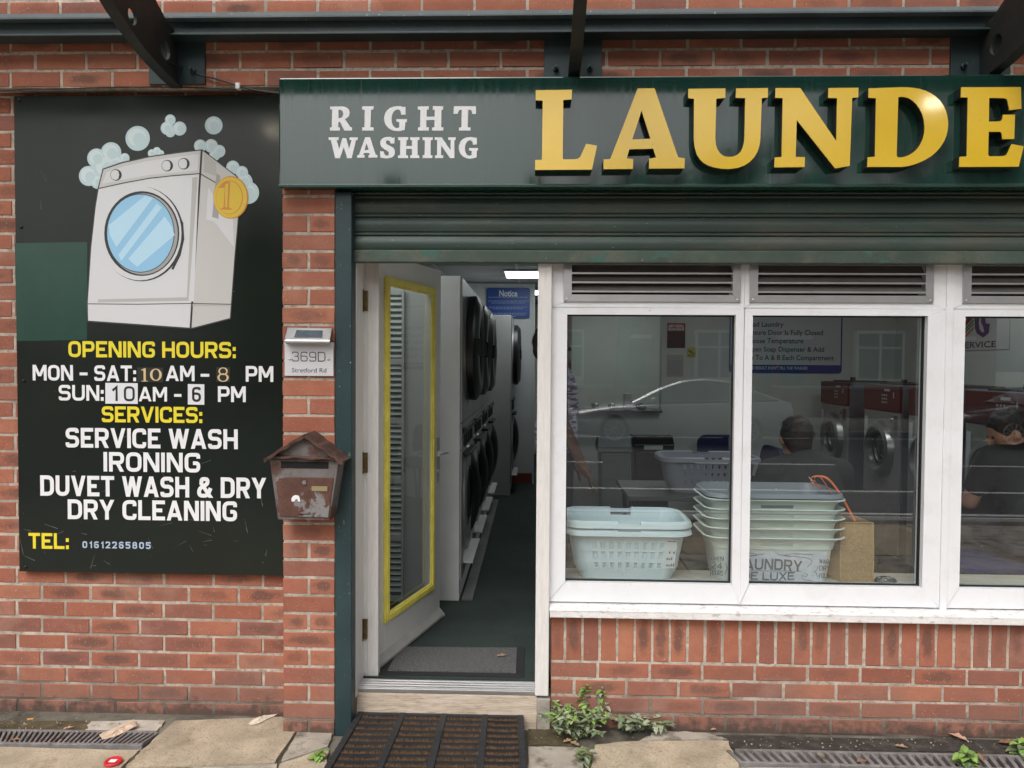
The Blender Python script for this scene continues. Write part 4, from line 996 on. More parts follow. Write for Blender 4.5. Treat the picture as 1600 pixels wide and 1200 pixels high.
for r in range(NR):
    v0 = .045 + r*(.92/NR)
    for k in range(4):
        ua, ub = us[k]+.037, us[k+1]-.002
        # bead rows between the brushes
        n = 26
        for i in range(n):
            for q in (.54, .70, .86):
                u = ua+(ub-ua)*(i+.5)/n; p = MT(u, v0+q*.92/NR, -.006)
                bb.box(p.x-.0032, p.x+.0032, p.y-.003, p.y+.003, p.z-.008, p.z+.007)
        bb_ = [MT(ua, v0, -.011), MT(ub, v0, -.011), MT(ub, v0+.92/NR, -.011), MT(ua, v0+.92/NR, -.011)]; bb.quad(*bb_)
        for i in range(260):
            u = ua+(ub-ua)*rng.random(); v = v0 + rng.uniform(.05, .40)*.92/NR + .014*math.sin(math.pi*(u-ua)/(ub-ua))*(1 if k in (0,3) else .5)
            p = MT(u, v, -.011); t = Vector((rng.uniform(-.004,.004), rng.uniform(-.005,.004), rng.uniform(.013, .0185)))
            w = .0011; a = rng.random()*math.pi; e = Vector((math.cos(a)*w, math.sin(a)*w, 0)); e2 = Vector((-e.y, e.x, 0))
            b.add([p+e, p-e*.5+e2, p-e*.5-e2, p+t+e*.6, p+t-e*.3+e2*.6, p+t-e*.3-e2*.6], [(0,1,4,3),(1,2,5,4),(2,0,3,5),(3,4,5)])
BRIS = pm('brown_bristle', (.16,.092,.048), .9, var=.45, vs=60, col2=(.32,.22,.13), c2s=90, c2=(.56,.66))
tag(b.build('brush_strip', BRIS, mt), kind='stuff'); bb.build('rubber_grid', RUB, mt)
# inside mat
im = thing('entrance_mat', 'speckled grey entrance mat with black border inside the doorway', 'door mat', (-.4, .3, .158))
FL = .158
iq = [G(572, 1064, FL+.008), G(818, 1071, FL+.008), G(819, 1010, FL+.008), G(575, 1008, FL+.008)]
iq[0].x = -.70; iq[3].x = -.70; iq[0].y = max(iq[0].y, .125); iq[1].y = max(iq[1].y, .125); iq[0].y = iq[1].y
def IMp(u, v, h): p = iq[0].lerp(iq[1], u).lerp(iq[3].lerp(iq[2], u), v); p.z = FL+h; return p
def slabm(mb, u0, u1, v0, v1, h0, h1):
    c = [IMp(u, v, h) for h in (h0, h1) for u, v in ((u0,v0),(u1,v0),(u1,v1),(u0,v1))]; mb.add(c, [(0,3,2,1),(4,5,6,7),(0,1,5,4),(1,2,6,5),(2,3,7,6),(3,0,4,7)])
b = MB(); slabm(b, 0, 1, 0, 1, .0, .005); b.build('border', RUB, im)
b = MB(); slabm(b, .055, .945, .1, .95, .0052, .009); b.build('pile', pm('speckled_pile', (.085,.08,.082), .95, var=.5, vs=330, bump=1, bs=400, col2=(.38,.37,.37), c2s=420, c2=(.54,.6), col3=(.03,.03,.03), c3s=380, c3=(.52,.58)), im)
lf = pm('dry_leaf', (.30,.20,.12), .8, var=.3, vs=60)
def dry_leaf(p, size, rot, m, label, cat='leaf', name='fallen_leaf', z=.0):
    b = MB(); out = [(0,0),(.25,.22),(.35,.1),(.6,.32),(.7,.12),(1,.05),(.75,-.1),(.62,-.3),(.35,-.12),(.22,-.2)]
    c, s = math.cos(rot), math.sin(rot)
    vs = [Vector((p.x+size*(u*c-v*s), p.y+size*(u*s+v*c), p.z+size*.28*abs(v)+.002+size*.12*u*(1-u))) for u, v in out]
    ctr = sum(vs, Vector((0,0,0)))/len(vs); ctr.z = p.z+.001
    b.add(vs+[ctr], [(k, (k+1) % len(vs), len(vs)) for k in range(len(vs))])
    return tag(b.build(name, m, None, solid=.0006), label, cat)
dry_leaf(G(775, 1026, FL+.010), .055, .3, lf, 'small curled tan leaf lying on the speckled entrance mat')

# ------------------------------------------------------------------ drain grates
IRON = pm('galvanised_grate', (.23,.215,.21), .6, metal=.3, var=.3, vs=14, bump=.4, bs=70, col2=(.12,.085,.06), c2s=18, c2=(.56,.66))
def grate(c, label, n, sl_, pieces=1):
    g = thing('drain_grate', label, 'drain', tuple((c[0]+c[2])/2), 'drain grates along the wall')
    L0, L1, T1, T0 = c  # front-left, front-right, back-right, back-left
    def GP(u, v, h=0): p = L0.lerp(L1, u).lerp(T0.lerp(T1, u), v); p.z = .006+h; return p
    b = MB()
    def bar(u0, u1, u2, u3, v0, v1, h0, h1):
        q = [GP(u0,v0,h0),GP(u1,v0,h0),GP(u3,v1,h0),GP(u2,v1,h0),GP(u0,v0,h1),GP(u1,v0,h1),GP(u3,v1,h1),GP(u2,v1,h1)]
        b.add(q, [(0,3,2,1),(4,5,6,7),(0,1,5,4),(1,2,6,5),(2,3,7,6),(3,0,4,7)])
    for k in range(pieces):
        a, e = k/pieces+.002, (k+1)/pieces-.002
        bar(a, e, a, e, 0, .12, -.02, .004); bar(a, e, a, e, .88, 1, -.02, .004)
    w = 1/n
    for i in range(n):
        u = i*w; s = sl_*w
        bar(u+.04*w, u+.52*w, u+.04*w+s, u+.52*w+s, .12, .88, -.015, .004)
    b.build('grating', IRON, g, bevel=.0015)
    b = MB(); b.quad(GP(0,0,-.0135), GP(1,0,-.0135), GP(1,1,-.0135), GP(0,1,-.0135)); b.build('channel', SOIL, g)
    return g
l0 = G(222, 1168, 0); l1 = G(247, 1145, 0); lp0 = G(0, 1165, 0); lp1 = G(0, 1142.5, 0)
dl = (l0-lp0); dl1 = (l1-lp1)
grate((lp0-dl*.55, l0, l1, lp1-dl1*.55), 'galvanised drain grate below the dark sign board', 46, 1.0)
r0 = G(1153, 1195, 0); r1 = G(1147, 1173, 0); q0 = G(1600, 1207, 0); q1 = G(1600, 1183, 0)
grate((r0, r0+(q0-r0)*1.5, r1+(q1-r1)*1.5, r1), 'galvanised drain grate below the window among dead leaves', 48, -1.0)

# ------------------------------------------------------------------ weeds
def leaf_m(name, c, v=.35): return pm(name, c, .65, var=v, vs=30, spec=.3)
LG = leaf_m('grey_green_leaf', (.28,.31,.21)); LB = leaf_m('bright_leaf', (.20,.32,.07)); LM = leaf_m('mid_leaf', (.15,.20,.10)); STM = leaf_m('weed_stem', (.17,.17,.07))
def leaf(mb, p, d, up, ln, wd, droop=.3, lobes=False):
    d = d.normalized(); s = d.cross(up).normalized(); u = s.cross(d)
    prof = [(0,.0),(.12,.35),(.3,.85),(.5,1),(.7,.75),(.88,.35),(1,0)] if not lobes else [(0,0),(.1,.7),(.22,1),(.3,.62),(.45,.95),(.56,.5),(.72,.65),(.85,.25),(1,0)]
    mid = []; lft = []; rgt = []
    for t, w in prof:
        c = p + d*(ln*t) - up*(droop*ln*t*t)
        mid.append(c); lft.append(c + s*(w*wd/2) + u*(w*wd*.13)); rgt.append(c - s*(w*wd/2) + u*(w*wd*.13))
    n = len(prof); vs = mid+lft+rgt
    fs = [(k, k+1, n+k+1, n+k) for k in range(n-1)] + [(k, 2*n+k, 2*n+k+1, k+1) for k in range(n-1)]
    mb.add(vs, fs)
def weed(px, py, stems, label, mats, spread, height, lsz, z=.0, lean=(0,0), lobes=False, dens=6, bush=0):
    base = G(px, py, z); t = thing('weed', label, 'weed', tuple(base))
    st = MB(); lv = MB()
    for i in range(stems):
        a = rng.uniform(0, 2*math.pi); rr = spread*rng.random()**.6
        h = height*rng.uniform(.45, 1)
        tip = base + Vector((math.cos(a)*rr+lean[0], min(math.sin(a)*rr*.6+lean[1], -.01-base.y), h)); midp = base.lerp(tip, .5) + Vector((0, 0, h*.2))
        P = smoothpath([base + Vector((rng.uniform(-.02,.02), rng.uniform(-.01,.01), 0)), midp, tip], 4)
        st.tube(P, [.0026*(1-k/len(P)*.6) for k in range(len(P))], 5)
        for k in range(dens):
            q = P[min(len(P)-1, int(len(P)*(.2+.8*k/dens)))] ; ang = rng.uniform(0, 2*math.pi)
            d = Vector((math.cos(ang), math.sin(ang)*.8-.15, rng.uniform(-.1, .6)))
            lv.mi = 1 if (rng.random() < .5 and h > height*.75) else (0 if rng.random() < .6 else 2)
            s = lsz*rng.uniform(.55, 1.15); leaf(lv, q, d, Vector((0,0,1)), s, s*rng.uniform(.5,.75), rng.uniform(.1,.6), lobes)
    st.build('stem', STM, t); lv.build('leaves', mats, t)
    return t
weed(905, 1150, 46, 'big clump of grey green weeds growing at the foot of the low brick wall', [LG, LB, LM], .18, .12, .034, lobes=True, dens=11)
weed(862, 1130, 20, 'low grey green weed beside the white post base', [LG, LM, LG], .09, .08, .038, lobes=True, dens=9)
weed(985, 1138, 20, 'sprawling broad leaved weed at the wall right of the big clump', [LG, LG, LM], .15, .06, .045, z=.0, lean=(.03, -.02), lobes=True, dens=7)
weed(910, 1118, 6, 'tall bright green seedling above the weed clump', [LB, LB, LM], .022, .17, .042, z=.02, dens=8)
weed(938, 1130, 5, 'upright sprig of small leaves standing against the brick beside the seedling', [LM, LB, LG], .025, .18, .034, dens=9)
weed(913, 1190, 12, 'trailing weed creeping over the slab towards the camera', [LM, LG, STM], .05, .06, .04, lean=(.0,-.02), dens=7)
weed(499, 1186, 6, 'tiny bright weed in the joint left of the scraper mat', [LB, LM, LB], .022, .035, .036, dens=5)
weed(1508, 1196, 9, 'small leafy weed growing through the drain grate', [LM, LB, LM], .035, .07, .05, lean=(0,.0), dens=7)
weed(1598, 1178, 8, 'small leafy weed at the right edge beside the drain grate', [LM, LB, LM], .035, .055, .055, dens=6)

# ------------------------------------------------------------------ litter
def lump(p, r, m, name, label, cat, sq=(1,1,.7)):
    b = MB(); b.ball((0,0,0), r, 12, 9); v2 = []
    for v in b.v:
        k = 1 + rng.uniform(-.28, .28); v2.append((p.x+v[0]*k*sq[0], p.y+v[1]*k*sq[1], max(p.z+.0005, p.z + r*sq[2]*.8 + v[2]*k*sq[2])))
    b.v = v2; return tag(b.build(name, m, None), label, cat)
lump(G(838, 1131, .0), .021, pm('crumpled_paper', (.66,.66,.68), .5, var=.2, vs=60), 'paper_ball', 'crumpled white paper ball beside the weed at the post foot', 'paper')
def scrap(pts, z, m, name, label, cat, crumple=.008):
    P = jag([tuple(G(x, y, z)[:2]) for x, y in pts], .002, 3); cx = sum(p[0] for p in P)/len(P); cy = sum(p[1] for p in P)/len(P)
    b = MB(); n = len(P); rings = []
    vs = [Vector((cx, cy, z+crumple))]
    for s in (.4, .7, 1):
        for p in P: vs.append(Vector((cx+(p[0]-cx)*s, cy+(p[1]-cy)*s, z+.001+crumple*rng.random()*(1.1-s))))
    fs = [(0, 1+k, 1+(k+1) % n) for k in range(n)]
    for r in range(2): fs += [(1+r*n+k, 1+(r+1)*n+k, 1+(r+1)*n+(k+1) % n, 1+r*n+(k+1) % n) for k in range(n)]
    b.add(vs, fs); return tag(b.build(name, m, None, solid=.0006), label, cat)
TISS = pm('damp_tissue', (.58,.50,.40), .9, var=.2, vs=40)
scrap([(155,1148),(178,1138),(210,1124),(214,1134),(196,1144),(178,1152),(160,1156)], .010, pm('stained_tissue', (.56,.42,.31), .9, var=.2, vs=40), 'tissue', 'flattened peach coloured tissue lying across the left drain grate', 'tissue', .010)
scrap([(388,1131),(398,1123),(412,1118),(434,1116),(425,1121),(404,1131),(392,1134)], .006, TISS, 'tissue', 'crumpled cream tissue on the tan slab near the pier', 'tissue', .012)
p = G(177, 1191, .004); cp_ = thing('plastic_lid', 'red plastic lid with a white label on the tan slab', 'lid', tuple(p))  # litter: a loose red plastic lid
b = MB(); b.lathe([(.0,.006),(.027,.006),(.031,.008),(.033,.005),(.034,.0)], p, 'z', 32); b.build('lid', pm('red_plastic', (.55,.02,.03), .3), cp_, smooth=35)
b = MB(); b.quad(p+Vector((-.014,-.012,.0066)), p+Vector((.012,-.012,.0066)), p+Vector((.012,.010,.0066)), p+Vector((-.014,.010,.0066))); b.build('label', WHITEV, cp_)
bl = pm('brown_leaf', (.22,.11,.055), .8, var=.35, vs=60); pk = pm('pinkish_leaf', (.42,.25,.17), .8, var=.3, vs=60)
for q, (px, py, sz, ro, mm, lab) in enumerate(((1512, 1158, .075, 2.2, pk, 'large pinkish dead leaf against the brick right of the window grate'), (1560, 1160, .075, -.2, bl, 'long brown dead leaf lying against the wall at far right'),
        (1535, 1190, .07, 1.2, bl, 'rust brown leaf lying on the window drain grate beside the weed'), (1398, 1165, .05, -.4, lf, 'narrow tan leaf on the dark soil above the window grate'),
        (1288, 1186, .045, 1.9, lf, 'curled tan leaf stuck on the middle of the window grate'), (1338, 1191, .05, .2, bl, 'flat brown leaf between the bars of the window grate'),
        (98, 1140, .04, .6, pk, 'small pale curled leaf on the moss above the left grate'), (12, 1158, .05, .3, bl, 'brown leaf lying on the left end of the left grate'),
        (880, 1160, .045, .5, pk, 'pale dead leaf on the slab left of the weed clump'), (905, 1166, .05, 2.4, lf, 'tan dead leaf fragment under the trailing weed'), (1110, 1141, .03, .3, pk, 'tiny pink leaf scrap at the wall foot left of the grate'))):
    dry_leaf(G(px, py, .006), sz, ro, mm, lab)
b = MB(); p = G(43, 1124, .004); b.tube([p, p+Vector((.024,.004,.001))], .004, 8); tag(b.build('cigarette_butt', pm('orange_filter', (.6,.28,.08), .8), None), 'orange cigarette butt on the moss at the foot of the left wall', 'litter')
pb = MB()
for q in range(90):
    side = rng.random() < .55
    px = rng.uniform(1130, 1600) if side else rng.uniform(0, 260); py = (rng.uniform(1152, 1168) if side else rng.uniform(1124, 1142))
    p = G(px, py, .0); r = rng.uniform(.0015, .0045); pb.ball((p.x, p.y, p.z-.002+r*.5), (r, r*rng.uniform(.7,1.2), r*.7), 6, 5)
tag(pb.build('grit', pm('pale_grit', (.36,.31,.26), .9, var=.5, vs=90), None), 'loose pale grit scattered along the wall foot', 'grit', kind='stuff')
# ------------------------------------------------------------------ inside of the shop (setting)
CARP = pm('dark_green_carpet', (.020,.032,.028), .95, var=.3, vs=5, bump=.5, bs=300, col2=(.03,.045,.04), c2s=200, c2=(.5,.6))
IWALL = pm('pale_green_wall', (.62,.66,.62), .7, var=.05, vs=3)
IWHITE = pm('white_panel', (.55,.56,.56), .6, var=.05, vs=3)
CEIL = pm('grey_ceiling_tile', (.42,.43,.43), .85, var=.06, vs=4)
CZ = 2.54
def struct(name, mb, m, label, cat='room'):
    return tag(mb.build(name, m, None), label, cat, kind='structure')
b = MB(); b.box(-1.4, 3.4, .101, 8.6, .05, FL); struct('floor', b, CARP, 'dark green carpet floor inside the shop', 'floor')
b = MB(); b.box(-1.4, 3.4, .11, 8.6, CZ, CZ+.1); struct('ceiling', b, CEIL, 'grey ceiling inside the shop', 'ceiling')
b = MB()
for k in range(9): b.box(-1.3, 3.3, .4+k*.9, .43+k*.9, CZ-.008, CZ-.001)
for k in range(6): b.box(-1.0+k*.8, -.97+k*.8, .4, 8, CZ-.010, CZ-.0085)
b.build('ceiling_batten', IWHITE, bpy.data.objects['ceiling'])
b = MB(); b.box(-1.4, -1.3, .11, 8.6, FL, CZ-.012); b.box(3.26, 3.4, .11, 8.6, FL, CZ-.012); b.box(-1.3, 3.26, 8.45, 8.6, FL, CZ-.012)
b.box(-1.3, 3.26, .125, .22, 2.13, CZ-.012); b.box(-1.3, -.777, .13, .22, FL, 2.13)
struct('interior_wall', b, IWALL, 'pale inner walls of the shop', 'wall')
b = MB(); b.box(-1.3, .0, 5.56, 5.68, FL+.12, CZ-.012); b.box(-.02, .0, 5.54, 5.56, FL, 2.36)
b.mi = 1; b.box(-1.3, -.03, 5.56, 5.66, FL, FL+.12)
struct('partition_wall', b, [IWHITE, pm('terracotta_skirting', (.2,.05,.025), .6)], 'white partition with a terracotta skirting behind the dryers', 'wall')
hx = W(1034, 560, 3.6).x; hz = W(970, 640, 3.6).z
b = MB(); b.box(hx, 3.26, 3.6, 3.72, FL, CZ-.012); b.box(.34, hx, 3.6, 3.72, FL, hz-.02); b.box(.34, hx, 3.6, 3.72, 2.12, CZ-.012); b.box(.28, .34, 3.6, 5.8, FL, CZ-.012); b.box(.34, 3.26, 5.8, 5.9, FL, CZ-.012)
struct('back_wall', b, IWALL, 'pale green back wall with a serving hatch', 'wall')
b = MB(); b.box(.34, hx, 3.52, 3.85, hz-.02, hz); o = b.build('hatch_shelf', BLK, bpy.data.objects['back_wall'], bevel=.003)
b = MB(); b.box(RX0+.01, 3.26, .1, .12, FL, .60); struct('inner_apron', b, IWALL, 'inner lining below the window board', 'wall')
WB = pm('cream_window_board', (.42,.40,.34), .6, var=.12, vs=12, col2=(.22,.19,.15), c2s=40, c2=(.62,.7))
wbz = .607
b = MB(); b.box(.085, 3.26, .082, .325, wbz-.025, wbz); o = b.build('window_board', WB, shop, bevel=.004)
TUBE = pm('ceiling_light_panel', (1,1,1), .5, emit=(.93,.98,1), es=4.6)
for k, (x, y, lab) in enumerate(((-.95, .62, 'unseen ceiling panel added to light the space behind the open door'), (-.02, 4.65, 'lit ceiling panel over the dryer aisle before the blue notice'), (.10, 6.6, 'lit ceiling panel beyond the white partition'), (1.6, 1.9, 'unseen ceiling panel added to light the room over the folding table'), (2.3, 1.0, 'unseen ceiling panel added to light the room near the washing machines'), (1.0, 4.7, 'lit ceiling panel in the room behind the hatch'))):  # door, table and washer panels are unseen, added to brighten the room
    c = thing('ceiling_light', lab, 'ceiling light', (x, y, CZ-.02), 'ceiling light panels')
    h = .31 if x > -.5 else .24
    b = MB(); b.box(x-h, x+h, y-h, y+h, CZ-.020, CZ-.011); b.build('frame', IWHITE, c)
    h -= .02; b = MB(); b.quad((x-h, y-h, CZ-.022), (x-h, y+h, CZ-.022), (x+h, y+h, CZ-.022), (x+h, y-h, CZ-.022)); b.build('diffuser', TUBE, c)

# ------------------------------------------------------------------ stacked dryers along the aisle
DRYP = pm('dryer_cabinet_white', (.60,.60,.59), .45, var=.05, vs=5, col2=(.3,.3,.29), c2s=30, c2=(.73,.78))
DRYF = pm('dryer_front_grey', (.30,.31,.31), .35, metal=.3, var=.08, vs=6)
DGL = pm('dark_door_glass', (.012,.014,.015), .08)
DW, DH = .80, 1.94
def make_dryer():
    t = thing('tumble_dryer', 'x', 'tumble dryer', (0, 0, 0), 'stacked dryers along the aisle')
    b = MB(); b.box(-.86, -.012, 0, DW-.006, 0, DH); b.build('cabinet', DRYP, t, bevel=.003)
    b = MB()
    for z0, z1 in ((.12, .90), (.905, 1.06), (1.065, DH-.01)): b.box(-.011, .0, .006, DW-.012, z0, z1)
    b.build('front_panel', DRYF, t, bevel=.002)
    b = MB(); b.box(.0005, .02, .05, DW-.05, 1.0, 1.03); b.box(.0005, .05, .08, DW-.3, .865, .885)
    for k in range(5): b.box(.0005, .012, .12+k*.12, .15+k*.12, .915, .985)
    b.build('coin_panel', BLK, t, bevel=.002)
    b = MB(); b.box(.001, .06, .1, DW-.1, .20, .21); b.box(.001, .004, .1, DW-.1, .205, .25); b.build('lint_drawer', DRYP, t)
    for zc in (.56, 1.52):
        b = MB(); b.lathe([(.20, .0), (.20, .012), (.33, .012), (.335, .0)], (.0005, DW/2, zc), 'x', 40); b.mi = 1; b.lathe([(.0, .003), (.20, .003)], (.0005, DW/2, zc), 'x', 40)
        b.build('drum_mouth', [DRYF, pm('drum_dark', (.03,.03,.03), .4, metal=.6)], t, smooth=40)
        hinge = Vector((.016, DW/2+.33, zc))
        b = MB(); b.lathe([(.19, .0), (.19, .055), (.225, .075), (.29, .07), (.335, .04), (.335, .0)], (0, -.33, 0), 'x', 44); b.mi = 1; b.lathe([(.0, .035), (.12, .03), (.19, .015)], (0, -.33, 0), 'x', 36)
        b.mi = 0; b.tube([(.05, -.63, -.05), (.08, -.635, -.05), (.08, -.635, .05), (.05, -.63, .05)], .009, 8)
        d = b.build('door', [BLK, DGL], t, smooth=40, local=True); d.location = hinge
    return t
proto = make_dryer()
dy = ['first stacked dryer from the entrance, its white end panel facing the door', 'second stacked dryer from the entrance in the aisle', 'third stacked dryer from the entrance in the aisle', 'fourth stacked dryer with its upper black door swung open', 'far stacked dryer standing forward beside the white partition']
for k in range(5):
    t = proto if k == 0 else dup(proto)
    t.location = (-.43, 1.19+k*DW, FL) if k < 4 else (-.245, 4.72, FL)
    t['label'] = dy[k]
    ds = sorted([o for o in kids(t) if o.name.startswith('door')], key=lambda o: o.location.z)
    if k == 0: ds[0].rotation_euler = (0, 0, R(-20))
    if k == 3: ds[1].rotation_euler = (0, 0, R(-42))
b = MB(); b.box(-.425, -.36, 1.19, 4.4, FL+.0005, FL+.018); tag(b.build('plinth_strip', pm('grey_plinth', (.13,.13,.13), .6, var=.2, vs=10), None, bevel=.002), 'low grey metal strip along the foot of the dryers', 'plinth')
lv = thing('louvred_panel', 'tall white louvred panel seen through the glass of the open door', 'louvre panel', (-.84, 1.165, .3))
b = MB(); b.box(-.90, -.885, 1.15, 1.17, FL, 2.02); b.box(-.785, -.77, 1.15, 1.17, FL, 2.02)
for z in (FL+.001, .52, .87, 1.22, 1.57, 1.98): b.box(-.885, -.785, 1.15, 1.17, z, z+.035)
b.build('frame', DRYP, lv, bevel=.002)
b = MB()
for k in range(52):
    z = FL+.06+k*.034
    if z < 1.97: b.add([(-.884,1.152,z),(-.786,1.152,z),(-.786,1.168,z+.018),(-.884,1.168,z+.018)], [(0,1,2,3)])
b.build('slats', IWALL, lv, solid=.003)
b = MB(); b.box(-.884, -.786, 1.1685, 1.172, FL+.04, 1.98); b.build('backing', DRYF, lv)

# ------------------------------------------------------------------ signs on the inner walls
BLUE = pm('sign_blue', (.016,.06,.27), .4); SIGNW = pm('sign_pale', (.58,.62,.62), .5)
def rrect(x0, x1, z0, z1, r, n=5):
    o = []
    for cx, cz, a0 in ((x1-r, z0+r, -90), (x1-r, z1-r, 0), (x0+r, z1-r, 90), (x0+r, z0+r, 180)):
        for k in range(n+1): a = R(a0+90*k/n); o.append((cx+r*math.cos(a), cz+r*math.sin(a)))
    return o
YN = 5.535
nt = thing('notice_sign', 'blue notice board with white writing on the white partition past the dryers', 'notice', tuple(W(796, 497, YN)))
a, c = W(760, 496.5, YN), W(828, 450, YN)
b = MB(); b.plate([rrect(a.x, c.x, a.z, c.z, .025)], YN, .012); b.build('board', BLUE, nt)
a, c = W(780, 463, YN), W(808.5, 453, YN); font_text('Notice', a.x, c.x, a.z, c.z-a.z, YN-.002, SIGNW, nt, bold=.03)
b = MB()
for py, x0, x1 in ((464,763,826),(470,763,826),(473,768,820),(479.5,764,823),(482,770,818),(489,768,825),(491.5,772,820),(494,780,808)):
    x = x0
    while x < x1-2:
        wl_ = rng.uniform(2, 6); p, q = W(x, py+.9, YN), W(min(x+wl_, x1), py, YN); b.box(p.x, q.x, YN-.002, YN-.0005, p.z, q.z); x += wl_+1
b.build('small_print', pm('faint_print', (.28,.36,.5), .5), nt)
YW = 3.594
ib = thing('instruction_board', 'large pale instruction board with blue border above the washing machines', 'sign', tuple(W(1230, 582, YW)))
a, c = W(1139, 582.5, YW), W(1317, 470, YW); c.z = 2.18
b = MB(); b.plate([rrect(a.x, c.x, a.z, c.z, .03)], YW, .005); b.build('border', BLUE, ib)
e_ = W(1139, 569.5, YW).z
b = MB(); b.plate([[(a.x+.012, e_), (c.x-.012, e_), (c.x-.012, c.z-.012), (a.x+.012, c.z-.012)]], YW-.0015); b.build('face', SIGNW, ib)
NAVY = pm('navy_print', (.02,.035,.10), .5)
def rtext(txt, px1, base, capb, m, bold=.012, cond=.96):
    p = W(px1, base, YW); h = W(px1, base-capb, YW).z - p.z
    cu = bpy.data.curves.new('txt', 'FONT'); cu.body = txt; t = bpy.data.objects.new('txt', cu); COL.objects.link(t); bpy.context.view_layer.update()
    wdt = t.dimensions.x; bpy.data.objects.remove(t); bpy.data.curves.remove(cu)
    font_text(txt, p.x - wdt*h/.729*cond, p.x, p.z, h, YW-.003, m, ib, bold=bold)
rtext('Load Laundry', 1224, 510.5, 8, NAVY); rtext('Ensure Door Is Fully Closed', 1285.5, 523.5, 8, NAVY, cond=.93); rtext('Choose Temperature', 1255, 536.5, 8, NAVY)
rtext('Open Soap Dispenser & Add', 1287.5, 549.8, 8, NAVY, cond=.94); rtext('Soap To A & B Each Compartment', 1302.5, 563, 8, NAVY, cond=.92); rtext('FOR GOOD RESULT DON\'T FILL THE WASHER', 1262, 577.5, 4.6, SIGNW, bold=.03, cond=.85)
ps = thing('poster', 'small black poster with a red heading on the back wall', 'poster', tuple(W(1057, 544, YW)))
a, c = W(1042.5, 543.5, YW), W(1071, 505, YW); mz = W(1050, 517, YW).z
b = MB(); b.box(a.x, c.x, YW, YW+.004, a.z, mz-.0005); b.mi = 1; b.box(a.x, c.x, YW, YW+.004, mz, c.z); b.build('sheet', [pm('poster_black', (.02,.02,.022), .5), pm('poster_red', (.30,.03,.03), .5)], ps)
b = MB(); tbox(b, 'ANTI-SOCIAL', 1044.5, 1069, 507.2, 511.6, YW-.001, .17); tbox(b, 'BEHAVIOUR', 1044.5, 1069, 512.3, 516.5, YW-.001, .17); b.build('lettering', WHITEV, ps)
cs = thing('camera_sticker', 'small yellow camera warning sticker beside the poster', 'sticker', tuple(W(1080, 558, YW)))
a, c = W(1073.3, 557.7, YW), W(1087.8, 543.4, YW)
b = MB(); b.box(a.x, c.x, YW, YW+.003, a.z, c.z); b.build('sheet', pm('sticker_yellow', (.50,.50,.10), .5), cs)
b = MB(); tbox(b, 'CCTV', 1075.5, 1085.5, 554, 557, YW-.001, .16)
q = lambda x, y: (W(x, y, YW-.001).x, W(x, y, YW-.001).z)
b.plate([[q(1075,548.5), q(1075.5,547), q(1082,549.5), q(1081.5,551.5)]], YW-.001); b.plate([[q(1079.5,551), q(1081,550.6), q(1084,552.5), q(1086,550), q(1086.5,552), q(1083,553.6)]], YW-.0011)
b.build('pictogram', BV, cs)
cl = thing('wall_calendar', 'pale wall calendar under the poster', 'calendar', tuple(W(1055, 588, YW)))
a, c = W(1042.5, 588, YW), W(1068, 554.5, YW); b = MB(); b.box(a.x, c.x, YW, YW+.003, a.z, c.z); b.build('sheet', pm('calendar_paper', (.46,.48,.47), .7), cl)
b = MB()
for r in range(6):
    for k in range(6):
        p = W(1045.5+k*3.9, 564+r*3.8, YW); b.box(p.x-.004, p.x+.004, YW-.001, YW-.0003, p.z-.004, p.z+.004)
b.build('date_grid', pm('grey_ink', (.12,.13,.13), .7), cl)
XS = 3.255
def XW(px, py, X=XS):
    d = ray(px, py); return Vector((0, -DIST, EYE)) + d*(X/d.x)
sg = thing('service_sign', 'white service sign with a striped and purple emblem on the right wall', 'sign', tuple(XW(1540, 547)))
ya, yb_, za, zb_3 = XW(1577, 540).y, 3.3, XW(1577, 545.5).z, 2.25
b = MB(); b.box(XS-.004, XS, ya, yb_, za, zb_3); b.build('board', pm('sign_offwhite', (.60,.61,.60), .5), sg)
def xpoly(pts, m, name, k=1):
    q = [XW(x, y, XS-.005-.0005*k) for x, y in pts]; bb = MB(); tri = tessellate_polygon([[Vector((-p.y, p.z, 0)) for p in q]]); bb.add(q, [tuple(t) for t in tri]); bb.build(name, m, sg)
for (pts, col) in (([(1507,512),(1521,496),(1514,494),(1505,506)], (.22,.04,.05)), ([(1507,518),(1521.5,502),(1521.5,498),(1507,514)], (.10,.25,.06)), ([(1507,522),(1521.5,507),(1521.5,504),(1507,519)], (.08,.22,.05)), ([(1507,529),(1521.5,514),(1521.5,510),(1507,525)], (.45,.22,.05))):
    xpoly(pts, pm('stripe_%d' % int(col[0]*100+col[1]*1000), col, .5), 'emblem')
xpoly([(1523,494),(1531,494),(1529,503),(1530.5,514),(1534,519),(1538,519),(1536,510),(1532.5,503),(1534,494),(1539,494),(1540,505),(1546.5,506),(1545,520),(1536,527.5),(1526,521),(1523,512)], pm('emblem_purple', (.10,.065,.17), .5), 'emblem', 2)
p0, p1 = XW(1500.5, 544.2, XS-.006), XW(1556, 541.8, XS-.006); zt2 = XW(1530, 533.2, XS-.006).z
font_text('SERVICE', p0.y, p1.y, XW(1530, 543, XS-.006).z, zt2-XW(1530, 543, XS-.006).z, 0, pm('dark_grey_ink', (.05,.05,.055), .5), sg, fn=lambda u, v: (XS-.0062, u, v), bold=.01)

